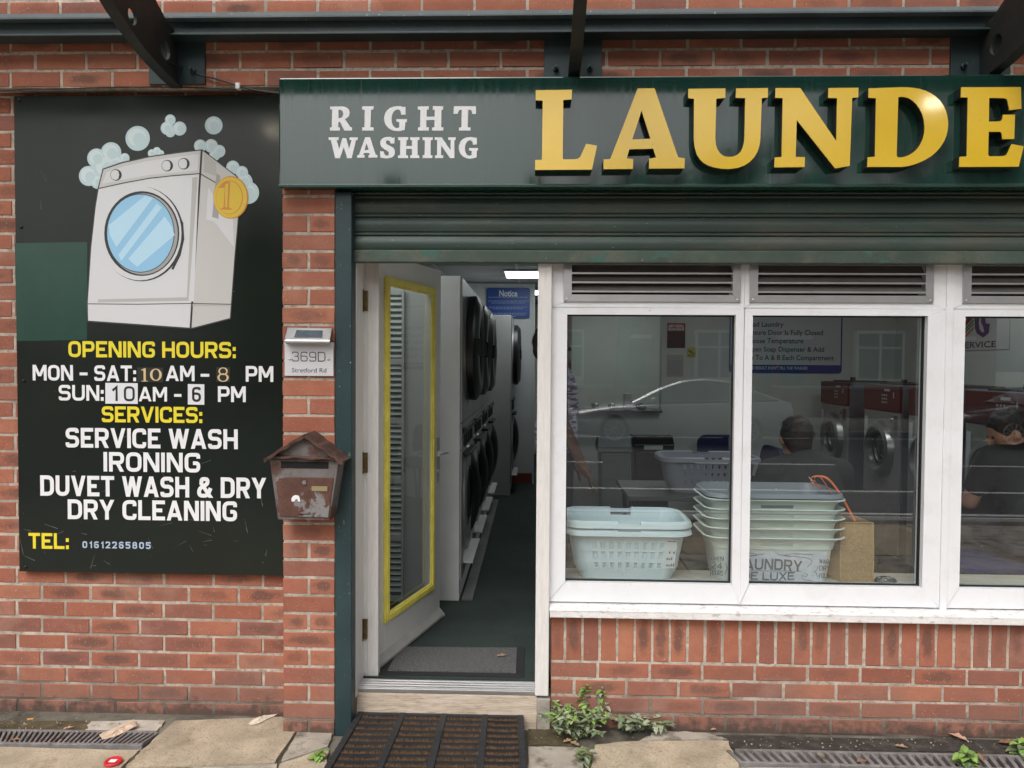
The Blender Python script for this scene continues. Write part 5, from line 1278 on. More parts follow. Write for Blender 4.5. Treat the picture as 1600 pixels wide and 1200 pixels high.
# ------------------------------------------------------------------ washing machines in a row on the right
WSTL = pm('washer_steel', (.34,.33,.31), .35, metal=.3, var=.1, vs=6); MAROON = pm('maroon_panel', (.085,.018,.018), .35, var=.1, vs=5); WSIDE = pm('blue_grey_side', (.10,.115,.13), .5, var=.08, vs=5)
CHR = pm('chrome_ring', (.42,.42,.41), .28, metal=.9)
WWD, WHT = .55, 1.29
def make_washer():
    t = thing('washing_machine', 'x', 'washing machine', (0, 0, 0), 'washing machines along the right wall')
    b = MB(); b.box(.014, .70, 0, WWD, .0, WHT); b.build('cabinet', WSIDE, t, bevel=.004)
    b = MB(); b.box(0, .0135, .004, WWD-.004, .1, 1.10); b.build('front_panel', WSTL, t, bevel=.002)
    b = MB(); b.box(-.006, .0135, .002, WWD-.002, 1.105, WHT-.003); cp3 = b.build('control_panel', MAROON, t, bevel=.003)
    b = MB()
    for r in range(3):
        for k in range(3): b.box(-.009, -.0065, .18+k*.03, .195+k*.03, 1.16+r*.025, 1.172+r*.025)
    b.box(-.009, -.0065, .14, .22, 1.245, 1.262); b.box(-.009, -.0065, .08, .09, 1.2, 1.24); b.build('button', pm('button_grey', (.4,.38,.37), .5), cp3)
    b = MB(); b.lathe([(.125, .02), (.13, -.03), (.155, -.05), (.19, -.04), (.205, .0)], (0, WWD/2, .83), 'x', 44); d = b.build('door_ring', CHR, t, smooth=40)
    b = MB(); b.lathe([(.0, -.01), (.08, -.012), (.127, .01)], (0, WWD/2, .83), 'x', 36); b.build('door_glass', DGL, d, smooth=60)
    b = MB(); b.box(-.03, .0, .03, .09, .99, 1.08); b.tube([(-.03, .06, 1.05), (-.045, .06, 1.05)], .013, 12); b.build('coin_slot', CHR, t, bevel=.002)
    b = MB(); b.box(-.004, 0, WWD-.06, WWD-.02, .80, 1.05); b.build('notice_label', SIGNW, t)
    b = MB(); b.box(.06, .35, .1, WWD-.1, WHT, WHT+.012); b.tube([(.12, .2, WHT+.012), (.12, .2, WHT+.04)], .02, 10); b.build('soap_lid', BLK, t, bevel=.002)
    return t
wp = make_washer()
wl2 = ['farthest steel washing machine with maroon panel, beside the back wall', 'second steel washing machine from the back wall with a maroon keypad panel', 'third steel washing machine from the back wall, partly behind the window mullion', 'nearest steel washing machine beside the seated man in black']
for k, y in enumerate((2.77, 1.93, 1.27, .62)):
    t = wp if k == 0 else dup(wp); t.location = (2.5, y, FL); t['label'] = wl2[k]

# ------------------------------------------------------------------ baskets on the window board
def loft_basket(secs, cx, cy, nx, ny, holes=None, grip=None, nc=5):
    # secs: (z, half width, half depth, corner radius); holes: (rows, every second column of the long sides); grip: (rows, centre columns)
    mb = MB(); mb.holes = []; rings = []
    for z, hw, hd, r in secs:
        P = []
        def arc(x, y, a0):
            for k in range(1, nc): a = R(a0+90*k/nc); P.append((x+r*math.cos(a), y+r*math.sin(a)))
        for k in range(nx+1): P.append((-hw+r+(2*hw-2*r)*k/nx, -hd))
        arc(hw-r, -hd+r, -90)
        for k in range(ny+1): P.append((hw, -hd+r+(2*hd-2*r)*k/ny))
        arc(hw-r, hd-r, 0)
        for k in range(nx+1): P.append((hw-r-(2*hw-2*r)*k/nx, hd))
        arc(-hw+r, hd-r, 90)
        for k in range(ny+1): P.append((-hw, hd-r-(2*hd-2*r)*k/ny))
        arc(-hw+r, -hd+r, 180)
        rings.append([(cx+x, cy+y, z) for x, y in P])
    n = len(rings[0]); vs = [p for q in rings for p in q]; fs = []
    back0 = nx+1+nc-1+ny+1+nc-1
    for i in range(len(secs)-1):
        for k in range(n):
            fc = k if k < nx else (k-back0 if back0 <= k < back0+nx else -1)
            if holes and i in holes[0] and fc >= 0 and fc % 2 == 1:
                mb.holes.append([vs[i*n+k], vs[i*n+(k+1) % n], vs[(i+1)*n+(k+1) % n], vs[(i+1)*n+k]]); continue
            if grip and i in grip[0] and 0 <= fc and abs(fc-(nx-1)/2) < grip[1]: continue
            fs.append((i*n+k, i*n+(k+1) % n, (i+1)*n+(k+1) % n, (i+1)*n+k))
    fs.append(tuple(reversed(range(n))))
    mb.add(vs, fs); return mb
SKY = pm('pale_blue_plastic', (.56,.68,.72), .4, var=.03, vs=5)
def blue_basket(cx, cy, z0, mat_, label, open_=True, cat='laundry basket', group=None, hh=.235, lip=True, hw0=.225, name='laundry_basket'):
    t = thing(name, label, cat, (cx, cy, z0), group)
    rows = [0, .055, .085, .105, .135, .150, .178, .205, hh]
    secs = [(z0, hw0-.02, .115, .06)]
    for z in rows[1:]: f = z/hh; secs.append((z0+z, hw0+.036*f, .122+.038*f, .07))
    e = secs[-1]
    secs += [(z0+hh+.004, e[1]+.012, e[2]+.01, .08), (z0+hh-.004, e[1]+.026, e[2]+.022, .09), (z0+hh-.024, e[1]+.030, e[2]+.026, .092)]
    b = loft_basket(secs, cx, cy, 19, 7, holes=((1, 3, 5), 1) if open_ else None, grip=((7, 8, 9), 2.6))
    sh_ = b.build('shell', mat_, t, solid=.0045, smooth=40)
    if b.holes:                                        # moulded lips round the slots, in the same shell
        lip_ = MB(); of = org(t)
        for q in b.holes:
            s_ = -1 if q[0][1] < cy else 1; Q = [Vector(v)-of+Vector((0, s_*.002, 0)) for v in q]
            lip_.tube(Q + [Q[0], Q[1]], .0021, 5, cap=False)
        bm = bmesh.new(); bm.from_mesh(sh_.data); vv = [bm.verts.new(v) for v in lip_.v]
        for f in lip_.f: bm.faces.new([vv[i] for i in f])
        bm.to_mesh(sh_.data); bm.free()
    return t, secs
bc = W(975, 860, .27)
bb1, se1 = blue_basket(bc.x, .268, wbz, SKY, 'lower of the two nested pale blue laundry baskets in the window', group='pale blue laundry baskets')
bb2, _ = blue_basket(bc.x, .268, wbz+.034, SKY, 'upper of the two nested pale blue laundry baskets in the window', False, group='pale blue laundry baskets')
# paper label on the lower basket
def tilted(mb, secs, cx, cy, u0, u1, z0, z1, off=.003):
    def P(u, z):
        for i in range(len(secs)-1):
            if secs[i][0] <= z <= secs[i+1][0]:
                f = (z-secs[i][0])/(secs[i+1][0]-secs[i][0]); hd = secs[i][2]*(1-f)+secs[i+1][2]*f; break
        return Vector((cx+u, cy-hd-off, z))
    return P
P = tilted(None, se1, bc.x, .268, 0, 0, 0, 0)
b = MB()
b.quad(P(.165,.665), P(.208,.665), P(.217,.80), P(.17,.80)); lb_ = b.build('paper_label', pm('label_paper', (.62,.66,.68), .5), bb1)
b = MB()
for r in range(3):
    for k in range(4):
        if rng.random() < .85: z = .675+r*.03; u = .172+k*.0095; b.quad(P(u,z)+Vector((0,-.0006,0)), P(u+.007,z)+Vector((0,-.0006,0)), P(u+.007,z+rng.uniform(.008,.018))+Vector((0,-.0006,0)), P(u,z+.008)+Vector((0,-.0006,0)))
b.quad(P(.174,.79)+Vector((0,-.0006,0)), P(.213,.79)+Vector((0,-.0006,0)), P(.213,.794)+Vector((0,-.0006,0)), P(.174,.794)+Vector((0,-.0006,0)))
b.build('pictogram', pm('label_ink', (.12,.13,.14), .6), lb_)

WPL = pm('off_white_plastic', (.58,.65,.60), .4, var=.03, vs=5); GPL = pm('grey_plastic', (.20,.23,.26), .42, var=.04, vs=5, specks=(.6,.6,.6), ss=70, st=.75)
wc = W(1196.5, 860, .285)
def white_basket(z0, mat_, label, top=False):
    t = thing('laundry_basket', label, 'laundry basket', (wc.x, .285, z0), 'stacked white laundry baskets' if not top else None)
    Hh = .205
    secs = [(z0, .245, .125, .05), (z0+.14, .264, .138, .055), (z0+.148, .266, .140, .06), (z0+.150, .272, .144, .06), (z0+.164, .274, .145, .06), (z0+.180, .278, .149, .06), (z0+.190, .288, .155, .065), (z0+Hh, .312, .172, .075), (z0+Hh-.003, .317, .175, .078)]
    if top: secs = [(z0+.10, .250, .130, .055), (z0+.15, .266, .140, .06), (z0+.18, .28, .150, .065), (z0+.20, .288, .156, .07), (z0+Hh+.006, .294, .160, .07), (z0+Hh+.022, .299, .168, .075), (z0+Hh+.018, .304, .172, .08), (z0+Hh+.003, .307, .176, .08)]
    b = loft_basket(secs, wc.x, .285, 21, 7, grip=((4,), 3.1) if not top else None)
    b.build('shell', mat_, t, solid=.0035, smooth=40)
    return t, secs
stack_l = ['bottom white basket of the stack with printed vintage lettering', 'second white basket from the bottom of the nested stack', 'middle white basket of the nested stack of five', 'fourth white basket from the bottom of the nested stack', 'topmost white basket of the stack just under the grey one']
for k in range(5):
    t, sc = white_basket(wbz+.0425*k, WPL, stack_l[k])
    if k == 0: wb0, ws0 = t, sc
white_basket(wbz+.0425*4+.004, GPL, 'grey basket nested on top of the stack of white baskets', top=True)
P = tilted(None, ws0, wc.x, .285, 0, 0, 0, 0, .0045)
PRM = pm('washed_print', (.52,.57,.63), .5, var=.12, vs=30); INK = pm('faded_grey_ink', (.13,.14,.165), .6)
b = MB(); n = 12
for k in range(n): u0, u1 = -.21+.42*k/n, -.21+.42*(k+1)/n; b.quad(P(u0,wbz+.003), P(u1,wbz+.003), P(u1*1.07,wbz+.138), P(u0*1.07,wbz+.138))
pb_ = b.build('print', PRM, wb0)
def PT(u, v, t): 
    p = P(u, v); p.y -= .0015+t; return p
def inkt(mb, txt, u0, u1, z0, z1, w, arch=0.0, **k):
    um = (u0+u1)/2
    f = lambda u, v, t: PT(u, v - arch*((u-um)/(u1-u0)*2)**2, t)
    stroke_text(mb, txt, u0, u1, z0, z1, 0, w, fnP=f, **k)
ux = lambda px: (W(px, 885, .15).x - wc.x)
b = MB()
inkt(b, 'LAUNDRY', ux(1150), ux(1253), wbz+.055, wbz+.106, .17, .009); inkt(b, 'DE LUXE', ux(1160), ux(1242), wbz+.006, wbz+.043, .17, -.004)
inkt(b, 'OPEN', ux(1110), ux(1130), wbz+.090, wbz+.112, .13, -.004); inkt(b, '24', ux(1111), ux(1128), wbz+.056, wbz+.084, .2); inkt(b, 'HOURS', ux(1110), ux(1130), wbz+.026, wbz+.048, .12, .004)
inkt(b, 'WASH', ux(1279), ux(1297), wbz+.086, wbz+.106, .13, -.004); inkt(b, 'DRY', ux(1280), ux(1297), wbz+.055, wbz+.077, .13); inkt(b, 'FOLD', ux(1280), ux(1296), wbz+.021, wbz+.043, .13, .004)
def curl(mb, pts, w):
    Q = smoothpath([Vector((u, 0, z)) for u, z in pts], 5)
    for i in range(len(Q)-1):
        d = (Q[i+1]-Q[i]); nn = Vector((-d.z, 0, d.x)).normalized()*w/2
        mb.add([PT((Q[i]+nn).x, (Q[i]+nn).z, .0001), PT((Q[i+1]+nn).x, (Q[i+1]+nn).z, .0001), PT((Q[i+1]-nn).x, (Q[i+1]-nn).z, .0001), PT((Q[i]-nn).x, (Q[i]-nn).z, .0001)], [(0,1,2,3)])
for sgn in (1, -1):
    c0 = ux(1203)
    curl(b, [(c0+sgn*.165, wbz+.07), (c0+sgn*.185, wbz+.095), (c0+sgn*.16, wbz+.112), (c0+sgn*.10, wbz+.118), (c0+sgn*.03, wbz+.126)], .0022)
    curl(b, [(c0+sgn*.155, wbz+.042), (c0+sgn*.168, wbz+.034), (c0+sgn*.16, wbz+.024), (c0+sgn*.145, wbz+.03), (c0+sgn*.15, wbz+.012), (c0+sgn*.19, wbz+.008)], .002)
    curl(b, [(c0+sgn*.14, wbz+.049), (c0+sgn*.06, wbz+.050), (c0, wbz+.049)], .0018); curl(b, [(c0+sgn*.19, wbz+.128), (c0+sgn*.1, wbz+.131), (c0+sgn*.06, wbz+.122), (c0+sgn*.09, wbz+.116)], .0018)
curl(b, [(ux(1133), wbz+.085), (ux(1135), wbz+.066), (ux(1138), wbz+.058), (ux(1135), wbz+.05), (ux(1133), wbz+.03)], .0022); curl(b, [(ux(1278), wbz+.075), (ux(1275.5), wbz+.055), (ux(1273), wbz+.05), (ux(1275.5), wbz+.044), (ux(1278), wbz+.024)], .0022)
b.build('lettering', INK, pb_)

# hessian shopping bag
HES = pm('hessian', (.36,.25,.125), .9, var=.2, vs=60, bump=.9, bs=260, col2=(.24,.165,.085), c2s=150, c2=(.5,.6), c2st=(1,1,4))
HESS = pm('hessian_side', (.30,.21,.125), .9, var=.15, vs=40, bump=.6, bs=260)
bg = thing('shopping_bag', 'brown hessian shopping bag with orange handles beside the basket stack', 'bag', tuple(W(1331, 915, .2)))
fy, by = .17, .32
f0, f1, f2, f3 = W(1313,919,fy), W(1364,919,fy), W(1364.5,817,fy), W(1313,816,fy); f0.z = f1.z = wbz+.001
k0 = Vector((f0.x-.075, by, wbz+.001)); k3 = Vector((f3.x-.09, by, f3.z+.035)); k2 = Vector((f2.x-.11, by+.05, f2.z+.035)); k1 = Vector((f1.x-.05, by, wbz+.001))
b = MB(); n = 8
def sheet(a, c, d, e, bul, mi):
    b.mi = mi; vs = []
    nn = (c-a).cross(e-a).normalized()
    for i in range(n+1):
        for j in range(n+1):
            u, v = i/n, j/n; p = a.lerp(c, u).lerp(e.lerp(d, u), v)
            vs.append(p + nn*(bul*math.sin(math.pi*u)*math.sin(math.pi*v) + rng.uniform(-.0012,.0012)*(0 < i < n)))
    b.add(vs, [(i*(n+1)+j, (i+1)*(n+1)+j, (i+1)*(n+1)+j+1, i*(n+1)+j+1) for i in range(n) for j in range(n)])
sheet(f0, f1, f2, f3, .006, 0); sheet(k0, f0, f3, k3, -.012, 1); sheet(f1, k1, k2, f2, -.01, 1); sheet(k1, k0, k3, k2, .004, 1)
b.build('bag_body', [HES, HESS], bg, solid=.0025, smooth=60)
b = MB()
for e0, e1 in ((f0, f3), (f1, f2), (f3, f2)): b.tube([e0.lerp(e1, k/6)+Vector((rng.uniform(-.001,.001), -.002, 0)) for k in range(7)], .0028, 6)
b.build('seam', pm('bag_seam', (.42,.31,.17), .9, var=.2, vs=80), bg, smooth=60)
ORG = pm('orange_webbing', (.72,.17,.05), .6, var=.1, vs=60)
b = MB()
def strap(pts, w, dirn):
    Q = smoothpath(pts, 6); s = Vector(dirn).normalized()*w/2; vs = []
    for p in Q: vs += [p+s, p-s]
    b.add(vs, [(2*i, 2*i+1, 2*i+3, 2*i+2) for i in range(len(Q)-1)])
strap([W(1336,814,.175), W(1322,788,.19), W(1306,762,.2), W(1292,747,.21), W(1278,744,.22), W(1268,746,.225), W(1268,752,.225), W(1272,760,.225)], .016, (.5,.6,.25))
strap([W(1311,800,.30), W(1309,790,.29), W(1300,772,.27), W(1290,757,.26), W(1281,745,.25), W(1273,746,.25), W(1276,757,.25), W(1283,763,.25)], .015, (.3,.8,.2))
b.build('handle', ORG, bg, solid=.002, smooth=60)
b = MB(); b.tube(smoothpath([W(1268,751,.21), W(1264,745,.21), W(1267,749,.208), W(1273,752,.208), W(1269,755,.21)], 5), .0012, 5); tag(b.build('string_knot', WHITEV, bg))
# clear bottle wrapper lying on the board
b = MB(); p = W(1387, 909, .15); b.ball(p+Vector((0,.02,-.003)), (.05,.035,.02), 16, 10)
b.v = [(x+rng.uniform(-.004,.004), y+rng.uniform(-.004,.004), max(z+rng.uniform(-.004,.004), wbz+.001)) for x, y, z in b.v]
tag(b.build('plastic_wrapper', pm('dark_glossy_wrapper', (.02,.035,.03), .08, col2=(.6,.62,.62), c2s=28, c2=(.6,.63), c2st=(1,1,3)), None, smooth=60), 'crumpled glossy wrapper with white streaks on the window board right of the bag', 'wrapper')

# ------------------------------------------------------------------ furniture in the room
LAV = pm('lilac_grey_plastic', (.30,.32,.37), .45)
tb = thing('folding_table', 'grey folding table carrying the lilac grey basket', 'table', (1.03, 1.4, FL))
tz = W(1090, 768, 1.3).z
b = MB(); b.box(.55, 1.55, 1.12, 1.72, tz-.03, tz-.001); b.build('table_top', pm('table_grey', (.09,.09,.09), .5), tb, bevel=.004)
for x in (.60, 1.50):
    for y in (1.17, 1.67): b = MB(); b.tube([(x, y, FL), (x, y, tz-.03)], .015, 8); b.build('leg', BLK, tb)
blue_basket(1.055, 1.36, tz, LAV, 'lilac grey laundry basket on the folding table behind the left pane', hh=.215, hw0=.235)
CHB = pm('navy_fabric', (.018,.024,.085), .85, var=.2, vs=30); CHD = pm('charcoal_plastic', (.045,.047,.046), .5)
def make_chair(wd=.45):
    t = thing('chair', 'x', 'chair', (0, 0, 0), 'chairs in the waiting area')
    b = MB(); b.box(-wd/2, wd/2, -.20, .22, .42, .47)
    b.build('seat', CHB, t, bevel=.02, segs=3)
    b = MB(); o = rrect(-wd/2, wd/2, .50, .80, .08); b.prism(o, lambda u, v, q: (u, -.21 - (v-.5)*.15 + q, v), .035); b.build('backrest', CHB, t, bevel=.008)
    b = MB(); 
    for s in (-1, 1):
        x = s*(wd/2-.02)
        b.tube([(x, .20, 0), (x, .18, .41), (x, -.19, .42), (x, -.24, 0)], .011, 8)
    b.build('frame', BLK, t, smooth=50)
    return t
ch = make_chair()
chairs = [((W(1140, 690, 3.2).x, 3.2, FL), math.pi, 'navy chair standing against the back wall beyond the lilac grey basket'), ((W(1192, 720, 2.5).x-.16, 2.5, FL), math.pi*.5, 'navy chair half hidden beside the seated man in grey'),
          ((1.50, .72, FL), 0, 'dark chair carrying the seated man in grey')]
for k, (l, rz_, lab) in enumerate(chairs):
    t = ch if k == 0 else dup(ch); t.location = l; t.rotation_euler = (0, 0, rz_); t['label'] = lab
    if k == 2:
        for o in kids(t):
            o.data = o.data.copy()
            if not o.name.startswith('frame'): o.data.materials.clear(); o.data.materials.append(CHD)
t = dup(ch); t.location = (2.31, .60, FL); t['label'] = 'wide charcoal backed chair with navy seat close to the right pane'
for o in kids(t):
    if o.name.startswith('backrest'):
        o.data = o.data.copy(); o.data.materials.clear(); o.data.materials.append(CHD)
t.scale = (1.15, 1, 1.0)
bn = thing('waste_bin', 'grey flip top bin below the serving hatch', 'bin', (W(959, 740, 3.1).x, 3.1, FL))
def binbody(t, cx, cy, w, d, h, m, ml, black):
    b = MB(); v = []
    for z, s in ((0, .82), (h*.86, 1)):
        v += [(cx-w/2*s, cy-d/2*s, FL+z), (cx+w/2*s, cy-d/2*s, FL+z), (cx+w/2*s, cy+d/2*s, FL+z), (cx-w/2*s, cy+d/2*s, FL+z)]
    b.add(v, [(0,3,2,1),(4,5,6,7),(0,1,5,4),(1,2,6,5),(2,3,7,6),(3,0,4,7)]); b.build('body', m, t, bevel=.02, segs=3)
    b = MB(); z0 = FL+h*.86; b.prism([(-d/2-.01, z0+.002), (d/2+.01, z0+.002), (d/2+.01, z0+.05), (d/4, z0+h*.14), (-d/4, z0+h*.14), (-d/2-.01, z0+.05)], lambda u, vv, q: (cx-w/2-.01+q, cy+u, vv), w+.02)
    l = b.build('lid', ml, t, bevel=.02, segs=3)
    if black: b = MB(); b.box(cx-w*.25, cx+w*.25, cy-d/2-.014, cy-d/2-.011, z0+.012, z0+.05); b.build('paper_note', SIGNW, t)
binbody(bn, W(959, 740, 3.1).x, 3.1, .26, .26, .80, pm('bin_grey', (.22,.23,.23), .5), pm('bin_lid_grey', (.30,.32,.33), .45), False)
bx_ = W(1016, 740, 3.1).x
bn2 = thing('waste_bin', 'black bin with a rounded lid and paper note right of the grey bin', 'bin', (bx_, 3.1, FL)); binbody(bn2, bx_, 3.1, .31, .28, .82, BLK, BLK, True)
# things on the hatch shelf
b = MB(); p = W(980, 640, 3.62); b.box(p.x-.035, p.x+.035, 3.56, 3.62, hz, hz+.15); tag(b.build('carton', SIGNW, None, bevel=.004), 'tall white carton standing on the hatch shelf', 'carton')
for px, r, lab in ((930, .036, 'clear wide tub at the left end of the hatch shelf'), (956, .034, 'small pale pot between the clear tub and the white carton')):
    b = MB(); p = W(px, 640, 3.6); b.lathe([(r*.8, 0), (r, .045), (r*1.05, .05), (r*.5, .06), (0, .061)], (p.x, 3.6, hz), 'z', 20); tag(b.build('tub', pm('tub_plastic', (.34,.37,.36), .3), None, smooth=40), lab, 'tub', 'tubs on the hatch shelf')
b = MB(); p = W(1002, 640, 3.6); b.ball((p.x, 3.6, hz+.028), (.05,.04,.028), 14, 9); b.v = [(x+rng.uniform(-.006,.006), y, max(hz+.0005, z+rng.uniform(-.006,.006))) for x, y, z in b.v]
tag(b.build('folded_cloth', pm('teal_cloth', (.08,.16,.16), .8, col2=(.4,.43,.42), c2s=20, c2=(.5,.55)), None, smooth=60), 'small heap of teal and white cloth on the right of the hatch shelf', 'cloth')

# ------------------------------------------------------------------ people
SKIN = pm('skin_light', (.42,.22,.15), .55, var=.08, vs=12); SKIN2 = pm('skin_brown', (.14,.07,.045), .55, var=.08, vs=12)
HAIRB = pm('dark_brown_hair', (.022,.014,.010), .6, var=.5, vs=90, bump=.8, bs=200)
def caps(mb, a, ra, c, rc, n=12):
    a, c = Vector(a), Vector(c); P = [a.lerp(c, k/4) for k in range(5)]; mb.tube(P, [ra+(rc-ra)*k/4 for k in range(5)], n); mb.ball(a, ra, n, 8); mb.ball(c, rc, n, 8)
def person(label, loc, rz, pose, skin, top, bottom, hair, head=(0,0,0), tilt=None, longsl=False, shoe=BLK):
    t = thing('person', label, 'person', (0, 0, 0))
    J = pose; b = MB()
    hc = Vector(J['head']); HM = tilt or Matrix.Identity(3)
    def hp(x, y, z): return hc + HM @ Vector((x, y, z))
    b.ball(hc, (.074,.092,.092), 18, 14, HM); b.ball(hp(0,.028,-.062), (.058,.062,.062), 14, 10, HM); caps(b, hp(0,.088,.005), .010, hp(0,.108,-.022), .015, 8); b.ball(hp(0,.092,-.07), (.022,.012,.010), 8, 6, HM)
    for s in (-1, 1): b.ball(hp(s*.076,-.005,-.012), (.012,.02,.033), 10, 8, HM)
    caps(b, hp(0,-.012,-.06), .056, J['neck'], .062)
    ch_ = Vector(J['chest']); hipc = (Vector(J['hipL'])+Vector(J['hipR']))/2
    b.ball(ch_, (.155,.10,.19), 16, 12); b.ball(ch_.lerp(hipc, .6), (.14,.10,.17), 16, 12); caps(b, J['neck'], .06, ch_, .1)
    for s in 'LR':
        caps(b, ch_ + (Vector(J['sh'+s])-ch_)*.5 + Vector((0,0,.06)), .07, J['sh'+s], .058)
        caps(b, J['sh'+s], .052, J['el'+s], .040); caps(b, J['el'+s], .040, J['wr'+s], .027)
        w = Vector(J['wr'+s]); d = (w-Vector(J['el'+s])).normalized(); pd = Vector(J.get('palm', (0,0,-1))); sd = d.cross(pd).normalized()
        k0_ = w + d*.085
        caps(b, w, .026, w+d*.03, .030); b.ball(w+d*.055, (.032,.032,.032), 10, 8)
        for i, (o, ln) in enumerate(((-.028,.062),(-.0095,.072),(.0095,.068),(.027,.052))):
            r0_ = k0_ + sd*o; m1 = r0_ + d*ln*.5 + pd*.006; m2 = m1 + d*ln*.35 + pd*ln*.35
            caps(b, w+d*.05+sd*o, .0095, r0_, .0095, 8); caps(b, r0_, .0092, m1, .0086, 8); caps(b, m1, .0086, m2, .0075, 8)
        sg2 = -1 if s == 'L' else 1
        tbp = w + d*.03 - sd*.03; caps(b, tbp, .012, tbp + d*.035 - sd*.025, .010, 8); caps(b, tbp + d*.035 - sd*.025, .010, tbp + d*.065 - sd*.022 + pd*.008, .0085, 8)
        caps(b, J['hip'+s], .095, J['kn'+s], .062); caps(b, J['kn'+s], .060, J['an'+s], .040); caps(b, Vector(J['an'+s])+Vector((0,-.03,-.04)), .036, Vector(J['to'+s]), .034)
    caps(b, J['hipL'], .11, J['hipR'], .11)
    M = Matrix.Rotation(rz, 3, 'Z'); L = Vector(loc)
    def fin(mb): mb.v = [tuple(M @ Vector(v)) for v in mb.v]; return mb
    fin(b).build('body', skin, t, remesh=.0085)
    c = MB(); e = .012
    c.ball(ch_, (.165+e,.11+e,.20+e), 18, 14); c.ball(ch_.lerp(hipc, .6), (.155+e,.115+e,.18+e), 16, 12); caps(c, J['hipL']+Vector((0,0,.03)) if isinstance(J['hipL'], Vector) else Vector(J['hipL'])+Vector((0,0,.03)), .105+e, Vector(J['hipR'])+Vector((0,0,.03)), .105+e)
    nk = Vector(J['neck']); caps(c, nk+Vector((0,-.01,-.01)), .068, ch_, .12)
    for s in 'LR':
        caps(c, ch_ + (Vector(J['sh'+s])-ch_)*.5 + Vector((0,0,.06)), .078, J['sh'+s], .07)
        f = 1.0 if longsl else .62
        el = Vector(J['sh'+s]).lerp(Vector(J['el'+s]), f); caps(c, J['sh'+s], .068, el, .060)
        if longsl: caps(c, el, .055, Vector(J['el'+s]).lerp(Vector(J['wr'+s]), .95), .042)
    fin(c).build('shirt', top, t, remesh=.011)
    c = MB(); caps(c, J['hipL'], .118, J['hipR'], .118)
    for s in 'LR': caps(c, J['hip'+s], .108, J['kn'+s], .076); caps(c, J['kn'+s], .076, Vector(J['kn'+s]).lerp(Vector(J['an'+s]), .92), .06)
    fin(c).build('trousers', bottom, t, remesh=.012)
    for s in 'LR':
        c = MB(); caps(c, Vector(J['an'+s])+Vector((0,-.035,-.045)), .045, Vector(J['to'+s]), .04); caps(c, Vector(J['an'+s])+Vector((0,-.02,-.02)), .045, Vector(J['an'+s])+Vector((0,-.035,-.045)), .045); fin(c).build('shoe', shoe, t, remesh=.009)
    c = MB()
    c.ball(hp(0,-.014,.018), (.083,.094,.092), 20, 14, HM); c.ball(hp(0,-.055,-.03), (.068,.05,.06), 14, 10, HM)
    for k in range(40):
        a = rng.uniform(0, 2*math.pi); th_ = rng.uniform(0, 1.1); q = Vector((math.sin(th_)*math.cos(a)*.08, math.sin(th_)*math.sin(a)*.09-.014, .018+math.cos(th_)*.09)); c.ball(hp(*q), rng.uniform(.010,.018), 7, 5)
    hb = fin(c).build('hair', hair, t, remesh=.0075)
    c = MB()
    for k in range(900):
        a = rng.uniform(0, 2*math.pi); th_ = math.acos(1 - rng.random()*1.15)
        if math.sin(a) > .3 and th_ > 1.05: continue
        n_ = Vector((math.sin(th_)*math.cos(a), math.sin(th_)*math.sin(a), math.cos(th_)))
        q = hp(n_.x*.082, n_.y*.093-.014, n_.z*.092+.018); nw = HM @ n_; fl_ = (Vector((rng.uniform(-.4,.4), -.5, -.75)) - nw*nw.dot(Vector((0,-.5,-.75)))).normalized()
        tip = q + nw*rng.uniform(.004, .013) + fl_*rng.uniform(.012, .03); sd_ = nw.cross(fl_).normalized()*.0012
        c.add([q-sd_, q+sd_, tip], [(0,1,2)])
    tag(fin(c).build('hair_strand', hair, hb), kind='stuff')
    c = MB()
    for s in (-1, 1): c.ball(hp(s*.031,.083,.008), (.011,.006,.006), 8, 6, HM)
    ey = fin(c).build('eyes', pm('eye_dark', (.05,.045,.04), .2), t, smooth=60)
    t.location = L
    return t
sit = lambda lean=0, dx=0: {'hipL': (-.09,0,.54), 'hipR': (.09,0,.54), 'knL': (-.13,.42,.53), 'knR': (.13,.42,.53), 'anL': (-.13,.46,.10), 'anR': (.13,.46,.10), 'toL': (-.14,.60,.045), 'toR': (.14,.60,.045),
   'chest': (dx*.4,.02+lean*.5,.82), 'neck': (dx*.7,.03+lean,1.0), 'shL': (-.18+dx*.5,.02+lean*.8,.94), 'shR': (.18+dx*.5,.02+lean*.8,.94), 'elL': (-.23+dx*.4,.10+lean,.70), 'elR': (.23+dx*.4,.10+lean,.70), 'wrL': (-.10,.33+lean*.5,.66), 'wrR': (.10,.33+lean*.5,.66), 'head': (dx,.06+lean*1.3,1.14)}
GTEE = pm('charcoal_tee', (.035,.036,.038), .9, var=.15, vs=20); BTEE = pm('black_tee', (.008,.008,.009), .85); JEAN = pm('dark_trousers', (.03,.033,.045), .9, var=.2, vs=30)
h1 = W(1256, 676, .6)
p1 = sit(.07, -.05)
for q_, dz_ in (('chest', -.06), ('neck', -.105), ('shL', -.09), ('shR', -.09), ('elL', -.05), ('elR', -.05), ('head', -.12)): p1[q_] = (p1[q_][0], p1[q_][1], p1[q_][2]+dz_)
person('seated man with dark hair and a charcoal t-shirt seen from behind', (h1.x+.07, .62, FL+.02), 0, p1, SKIN, GTEE, JEAN, HAIRB)
h2 = W(1584, 665, .62)
p2 = sit(.10, -.06); p2['head'] = (-.11, .13, 1.075)
T2 = Matrix.Rotation(R(78), 3, 'Z') @ Matrix.Rotation(R(-28), 3, 'X')
person('seated man in black looking down beside the washing machines', (h2.x+.10, .52, FL+.02), 0, p2, SKIN, BTEE, JEAN, HAIRB, tilt=T2)
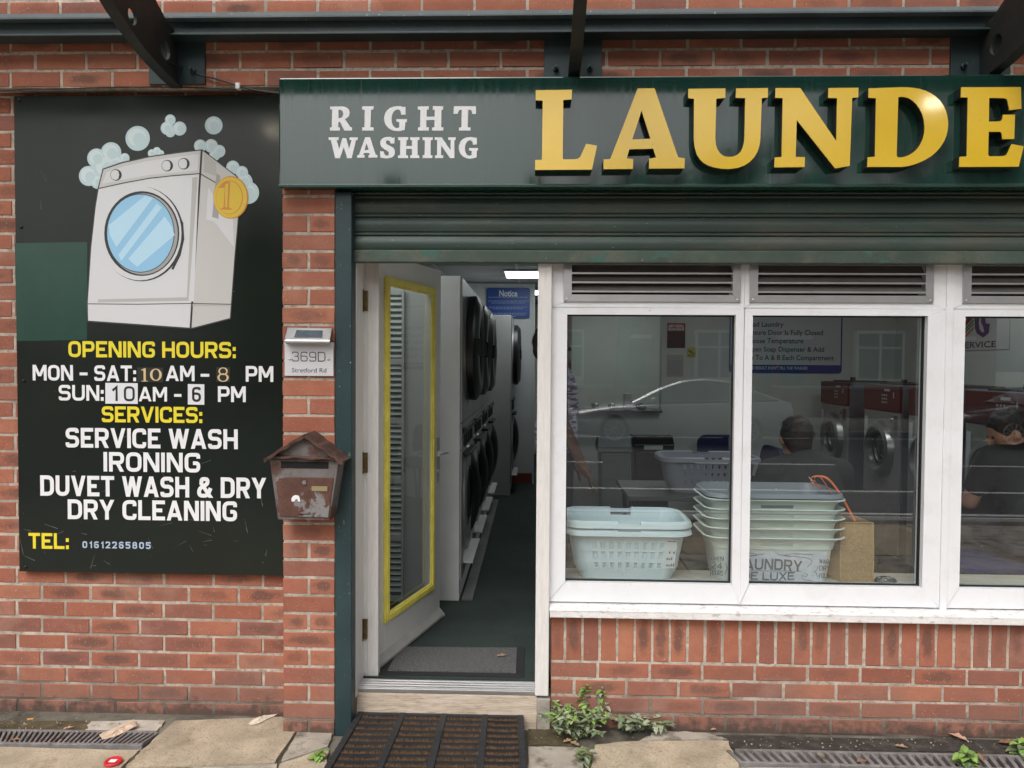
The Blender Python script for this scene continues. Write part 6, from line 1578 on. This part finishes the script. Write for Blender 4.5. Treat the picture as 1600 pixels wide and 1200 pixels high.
stand = {'hipL': (-.09,0,.92), 'hipR': (.09,0,.92), 'knL': (-.10,.03,.50), 'knR': (.10,.02,.50), 'anL': (-.10,-.01,.10), 'anR': (.10,-.02,.10), 'toL': (-.11,.13,.045), 'toR': (.11,.12,.045), 'chest': (0,.01,1.22), 'neck': (0,.03,1.42),
   'shL': (-.17,0,1.37), 'shR': (.17,0,1.37), 'elL': (-.22,.0,1.10), 'elR': (.22,.03,1.10), 'wrL': (-.20,.10,.88), 'wrR': (.20,.14,.88), 'head': (0,-.03,1.53)}
STRP = pm('striped_top', (.60,.58,.66), .9, col2=(.17,.14,.25), c2s=7, c2=(.49,.53), c2st=(1,1,9))
h3 = W(868, 700, 1.0)
person('standing person in a white and purple striped top half hidden by the window post', (h3.x+.0, 1.05, FL), R(-90), stand, SKIN2, STRP, pm('black_trousers', (.012,.012,.014), .9), HAIRB)
# ------------------------------------------------------------------ across the street (seen mirrored in the panes and the fascia)
HBR = pm('street_brick', (.26,.085,.055), .9, var=.3, vs=12, bump=.3, bs=60)
SLATE = pm('slate_roof', (.06,.065,.07), .7, var=.3, vs=6); WFR = pm('house_white_frame', (.72,.72,.70), .5); HGL = pm('house_window_glass', (.03,.035,.04), .08)
def make_house():
    t = thing('terraced_house', 'x', 'house', (0, 0, 0), 'houses across the street')
    b = MB(); b.box(0, 6.4, -7, 0, -.1, 5.4); b.build('wall', HBR, t)
    b = MB(); b.prism([(.4, 5.4), (-3.5, 7.6), (-7.4, 5.4)], lambda u, v, q: (q-.02, u, v), 6.44); r = b.build('roof', SLATE, t)
    b = MB(); b.box(.2, .9, -3.9, -3.2, 6.9, 8.3); b.build('chimney', HBR, r)
    for x0, x1, z0, z1 in ((.7, 2.6, .9, 2.4), (.9, 2.4, 3.3, 4.7), (4.0, 5.4, 3.3, 4.7)):
        b = MB(); y = .06 if z0 > 3 else .35
        if z0 < 3: b.box(x0, x1, .0, y-.07, .2, z1+.1)
        w = .09
        b.box(x0, x1, y-.06, y+.02, z0-.08, z0); b.box(x0, x1, y-.06, y+.02, z1, z1+.1)
        for q in (x0, (x0+x1)/2-w/2, x1-w): b.box(q, q+w, y-.06, y, z0+.001, z1-.001)
        b.box(x0+w, x1-w, y-.05, y-.01, z0+(z1-z0)*.66, z0+(z1-z0)*.66+.07)
        f = b.build('window', WFR, t)
        b = MB(); b.quad((x1, y-.055, z0), (x0, y-.055, z0), (x0, y-.055, z1), (x1, y-.055, z1)); b.build('pane', HGL, f)
    b = MB(); b.box(4.2, 5.1, .01, .06, .0, 2.1); b.build('door', pm('house_door_green', (.02,.06,.04), .4), t); b = MB(); b.box(4.0, 5.3, .0, .5, 2.2, 2.32); b.build('porch', WFR, t)
    return t
hp_ = make_house()
for k, x in enumerate((-13.4, -7, -.6, 5.8, 12.2)):
    t = hp_ if k == 0 else dup(hp_); t.location = (x, -27, 0); t.scale = (1, 1, 1.2)
    t['label'] = 'brick terraced house across the street, ' + ('leftmost', 'second from left', 'middle', 'second from right', 'rightmost')[k] + ' of the row'
b = MB(); b.box(-14, 18, -20.2, -20, -.1, .85); b.mi = 1; b.box(-14.02, 18.02, -20.24, -19.96, .85, .93); tag(b.build('garden_wall', [HBR, KERB], None), 'low red brick garden wall across the street before the houses', 'wall')

BARK = pm('bark', (.07,.055,.042), .9, var=.4, vs=12, bump=.8, bs=40); FOL = [pm('foliage_dark', (.035,.065,.02), .7, var=.3, vs=2), pm('foliage_light', (.075,.115,.03), .7, var=.3, vs=2)]
def tree(x, y, h, r, label, seed):
    rg = random.Random(seed); t = thing('street_tree', label, 'tree', (x, y, -.02), 'trees across the street')
    b = MB(); tips = []
    b.tube([(x, y, -.05), (x+.05, y, h*.3), (x+.1, y+.05, h*.6), (x+.1, y, h*.85)], [h*.03, h*.024, h*.016, .02], 10)
    for k in range(11):
        a = rg.uniform(0, 6.28); z0 = h*rg.uniform(.3, .65); z1 = z0 + h*rg.uniform(.1, .32); rr = r*rg.uniform(.5, .95)
        p = Vector((x+math.cos(a)*rr, y+math.sin(a)*rr, z1)); b.tube([(x+.08, y, z0), (x+math.cos(a)*rr*.5, y+math.sin(a)*rr*.5, (z0+z1)/2+.1), p], [h*.011, h*.008, .012], 6); tips.append(p)
    b.build('trunk', BARK, t)
    b = MB()
    for k in range(70):
        if rg.random() < .5: c = rg.choice(tips)
        else: c = Vector((x+rg.gauss(0, r*.4), y+rg.gauss(0, r*.4), h*rg.uniform(.45, .95)))
        cr = r*rg.uniform(.16, .32)
        for j in range(60):
            q = c + Vector((rg.gauss(0,1), rg.gauss(0,1), rg.gauss(0,.8)))*cr*.6
            s = rg.uniform(.07, .15); e = Vector((rg.uniform(-1,1), rg.uniform(-1,1), rg.uniform(-.6,.6))).normalized()*s; f2 = e.cross(Vector((rg.uniform(-1,1), rg.uniform(-1,1), rg.uniform(-1,1)))).normalized()*s*.6
            b.mi = 0 if rg.random() < .6 else 1; b.add([q-e, q+f2, q+e, q-f2], [(0,1,2,3)])
    b.build('crown', FOL, t)
tree(2.6, -19, 7.2, 2.3, 'leafy street tree mirrored in the left pane behind the car', 1); tree(6.6, -18.2, 7.8, 2.4, 'tall leafy street tree mirrored behind the car roof and in the big yellow letters', 2)
tree(11.5, -18.8, 10.5, 3.2, 'tallest street tree mirrored at the right end of the fascia', 3); tree(15.5, -18, 9.5, 3, 'street tree mirrored in the rightmost pane', 4); tree(-9, -19.5, 6.0, 2.2, 'short street tree far to the left across the street', 5)

def make_car(paint, label, x, y, flip=False):
    t = thing('parked_car', label, 'car', (0, 0, 0), 'cars across the road')
    # stations from nose to tail: x, sill z, belt z, half width
    ST = [(0,.35,.58,.62),(.12,.26,.66,.78),(.5,.20,.74,.87),(1.0,.19,.82,.91),(1.6,.19,.90,.925),(2.4,.19,.93,.93),(3.2,.19,.95,.93),(3.9,.20,.98,.91),(4.4,.24,.97,.87),(4.7,.32,.92,.76),(4.8,.40,.80,.6)]
    b = MB(); rows = []
    for sx, z0, z1, w in ST: rows.append([(sx,-w*.9,z0),(sx,-w,z0+.14),(sx,-w*1.01,(z0+z1)*.52),(sx,-w*.97,z1-.06),(sx,-w*.86,z1),(sx,-w*.4,z1+.035),(sx,w*.4,z1+.035),(sx,w*.86,z1),(sx,w*.97,z1-.06),(sx,w*1.01,(z0+z1)*.52),(sx,w,z0+.14),(sx,w*.9,z0)])
    n = 12; vs = [p for r in rows for p in r]; fs = [(i*n+k, i*n+(k+1) % n, (i+1)*n+(k+1) % n, (i+1)*n+k) for i in range(len(rows)-1) for k in range(n)] + [tuple(range(n))[::-1], tuple((len(rows)-1)*n+k for k in range(n))]
    b.add(vs, fs); body = b.build('body', paint, t, smooth=50)
    CB = [(1.35,.90,.92,.80),(1.9,.92,1.20,.72),(2.4,.93,1.37,.64),(2.9,.94,1.42,.61),(3.4,.95,1.37,.60),(3.9,.97,1.20,.62),(4.45,.97,.99,.70)]
    b = MB(); rows = [[(sx,-.86 if 1.4 < sx < 4.4 else -.78,zb),(sx,-w,zt-.05),(sx,-w*.85,zt),(sx,w*.85,zt),(sx,w,zt-.05),(sx,.86 if 1.4 < sx < 4.4 else .78,zb)] for sx, zb, zt, w in CB]
    vs = [p for r in rows for p in r]; n = 6
    for i in range(len(rows)-1):
        for k in range(5):
            b.mi = 0 if (k in (0, 4) or (k == 2 and i in (0, 1, 5))) else 1
            b.add([vs[i*n+k], vs[i*n+k+1], vs[(i+1)*n+k+1], vs[(i+1)*n+k]], [(0,1,2,3)])
    b.build('cabin', [HGL, paint], t)
    b = MB()
    for s in (-1, 1): b.tube(smoothpath([Vector((sx, s*(w+.008), zt-.05)) for sx, zb, zt, w in CB], 4), .013, 6); b.tube([(1.45, s*.90, .93), (4.3, s*.90, .985)], .011, 6)
    b.build('chrome_trim', CHR, t)
    for s in (-1, 1):
        for wx_ in (.95, 3.75):
            b = MB(); b.lathe([(.2,-.1),(.30,-.1),(.325,-.06),(.325,.06),(.30,.1),(.2,.1)], (wx_, s*.84, .325), 'y', 28); w_ = b.build('wheel', RUB, t, smooth=40)
            b = MB(); b.lathe([(.205,-.02),(.225,-.0),(.215,.02),(.19,.0)], (wx_, s*.94, .325), 'y', 28)
            for k in range(10): a = k*2*math.pi/10; b.tube([(wx_+.03*math.cos(a), s*.945, .325+.03*math.sin(a)), (wx_+.205*math.cos(a), s*.945, .325+.205*math.sin(a))], .016, 5)
            b.build('rim', ALU, w_, smooth=40)
        b = MB(); b.ball((.14, s*.62, .64), (.10,.14,.06), 12, 8); b.build('headlight', WFR, t, smooth=60)
        b = MB(); b.ball((1.75, s*1.0, .97), (.07,.09,.06), 10, 7); b.build('wing_mirror', paint, t, smooth=60)
    t.location = (x, y, -.13)
    return t
make_car(pm('silver_paint', (.42,.43,.44), .25, metal=.3, coat=.8), 'silver saloon car mirrored in the left pane', .75, -13.2)
make_car(pm('blue_black_paint', (.03,.035,.05), .2, metal=.4, coat=.7), 'dark blue car mirrored in the rightmost pane', 9.0, -13.2)
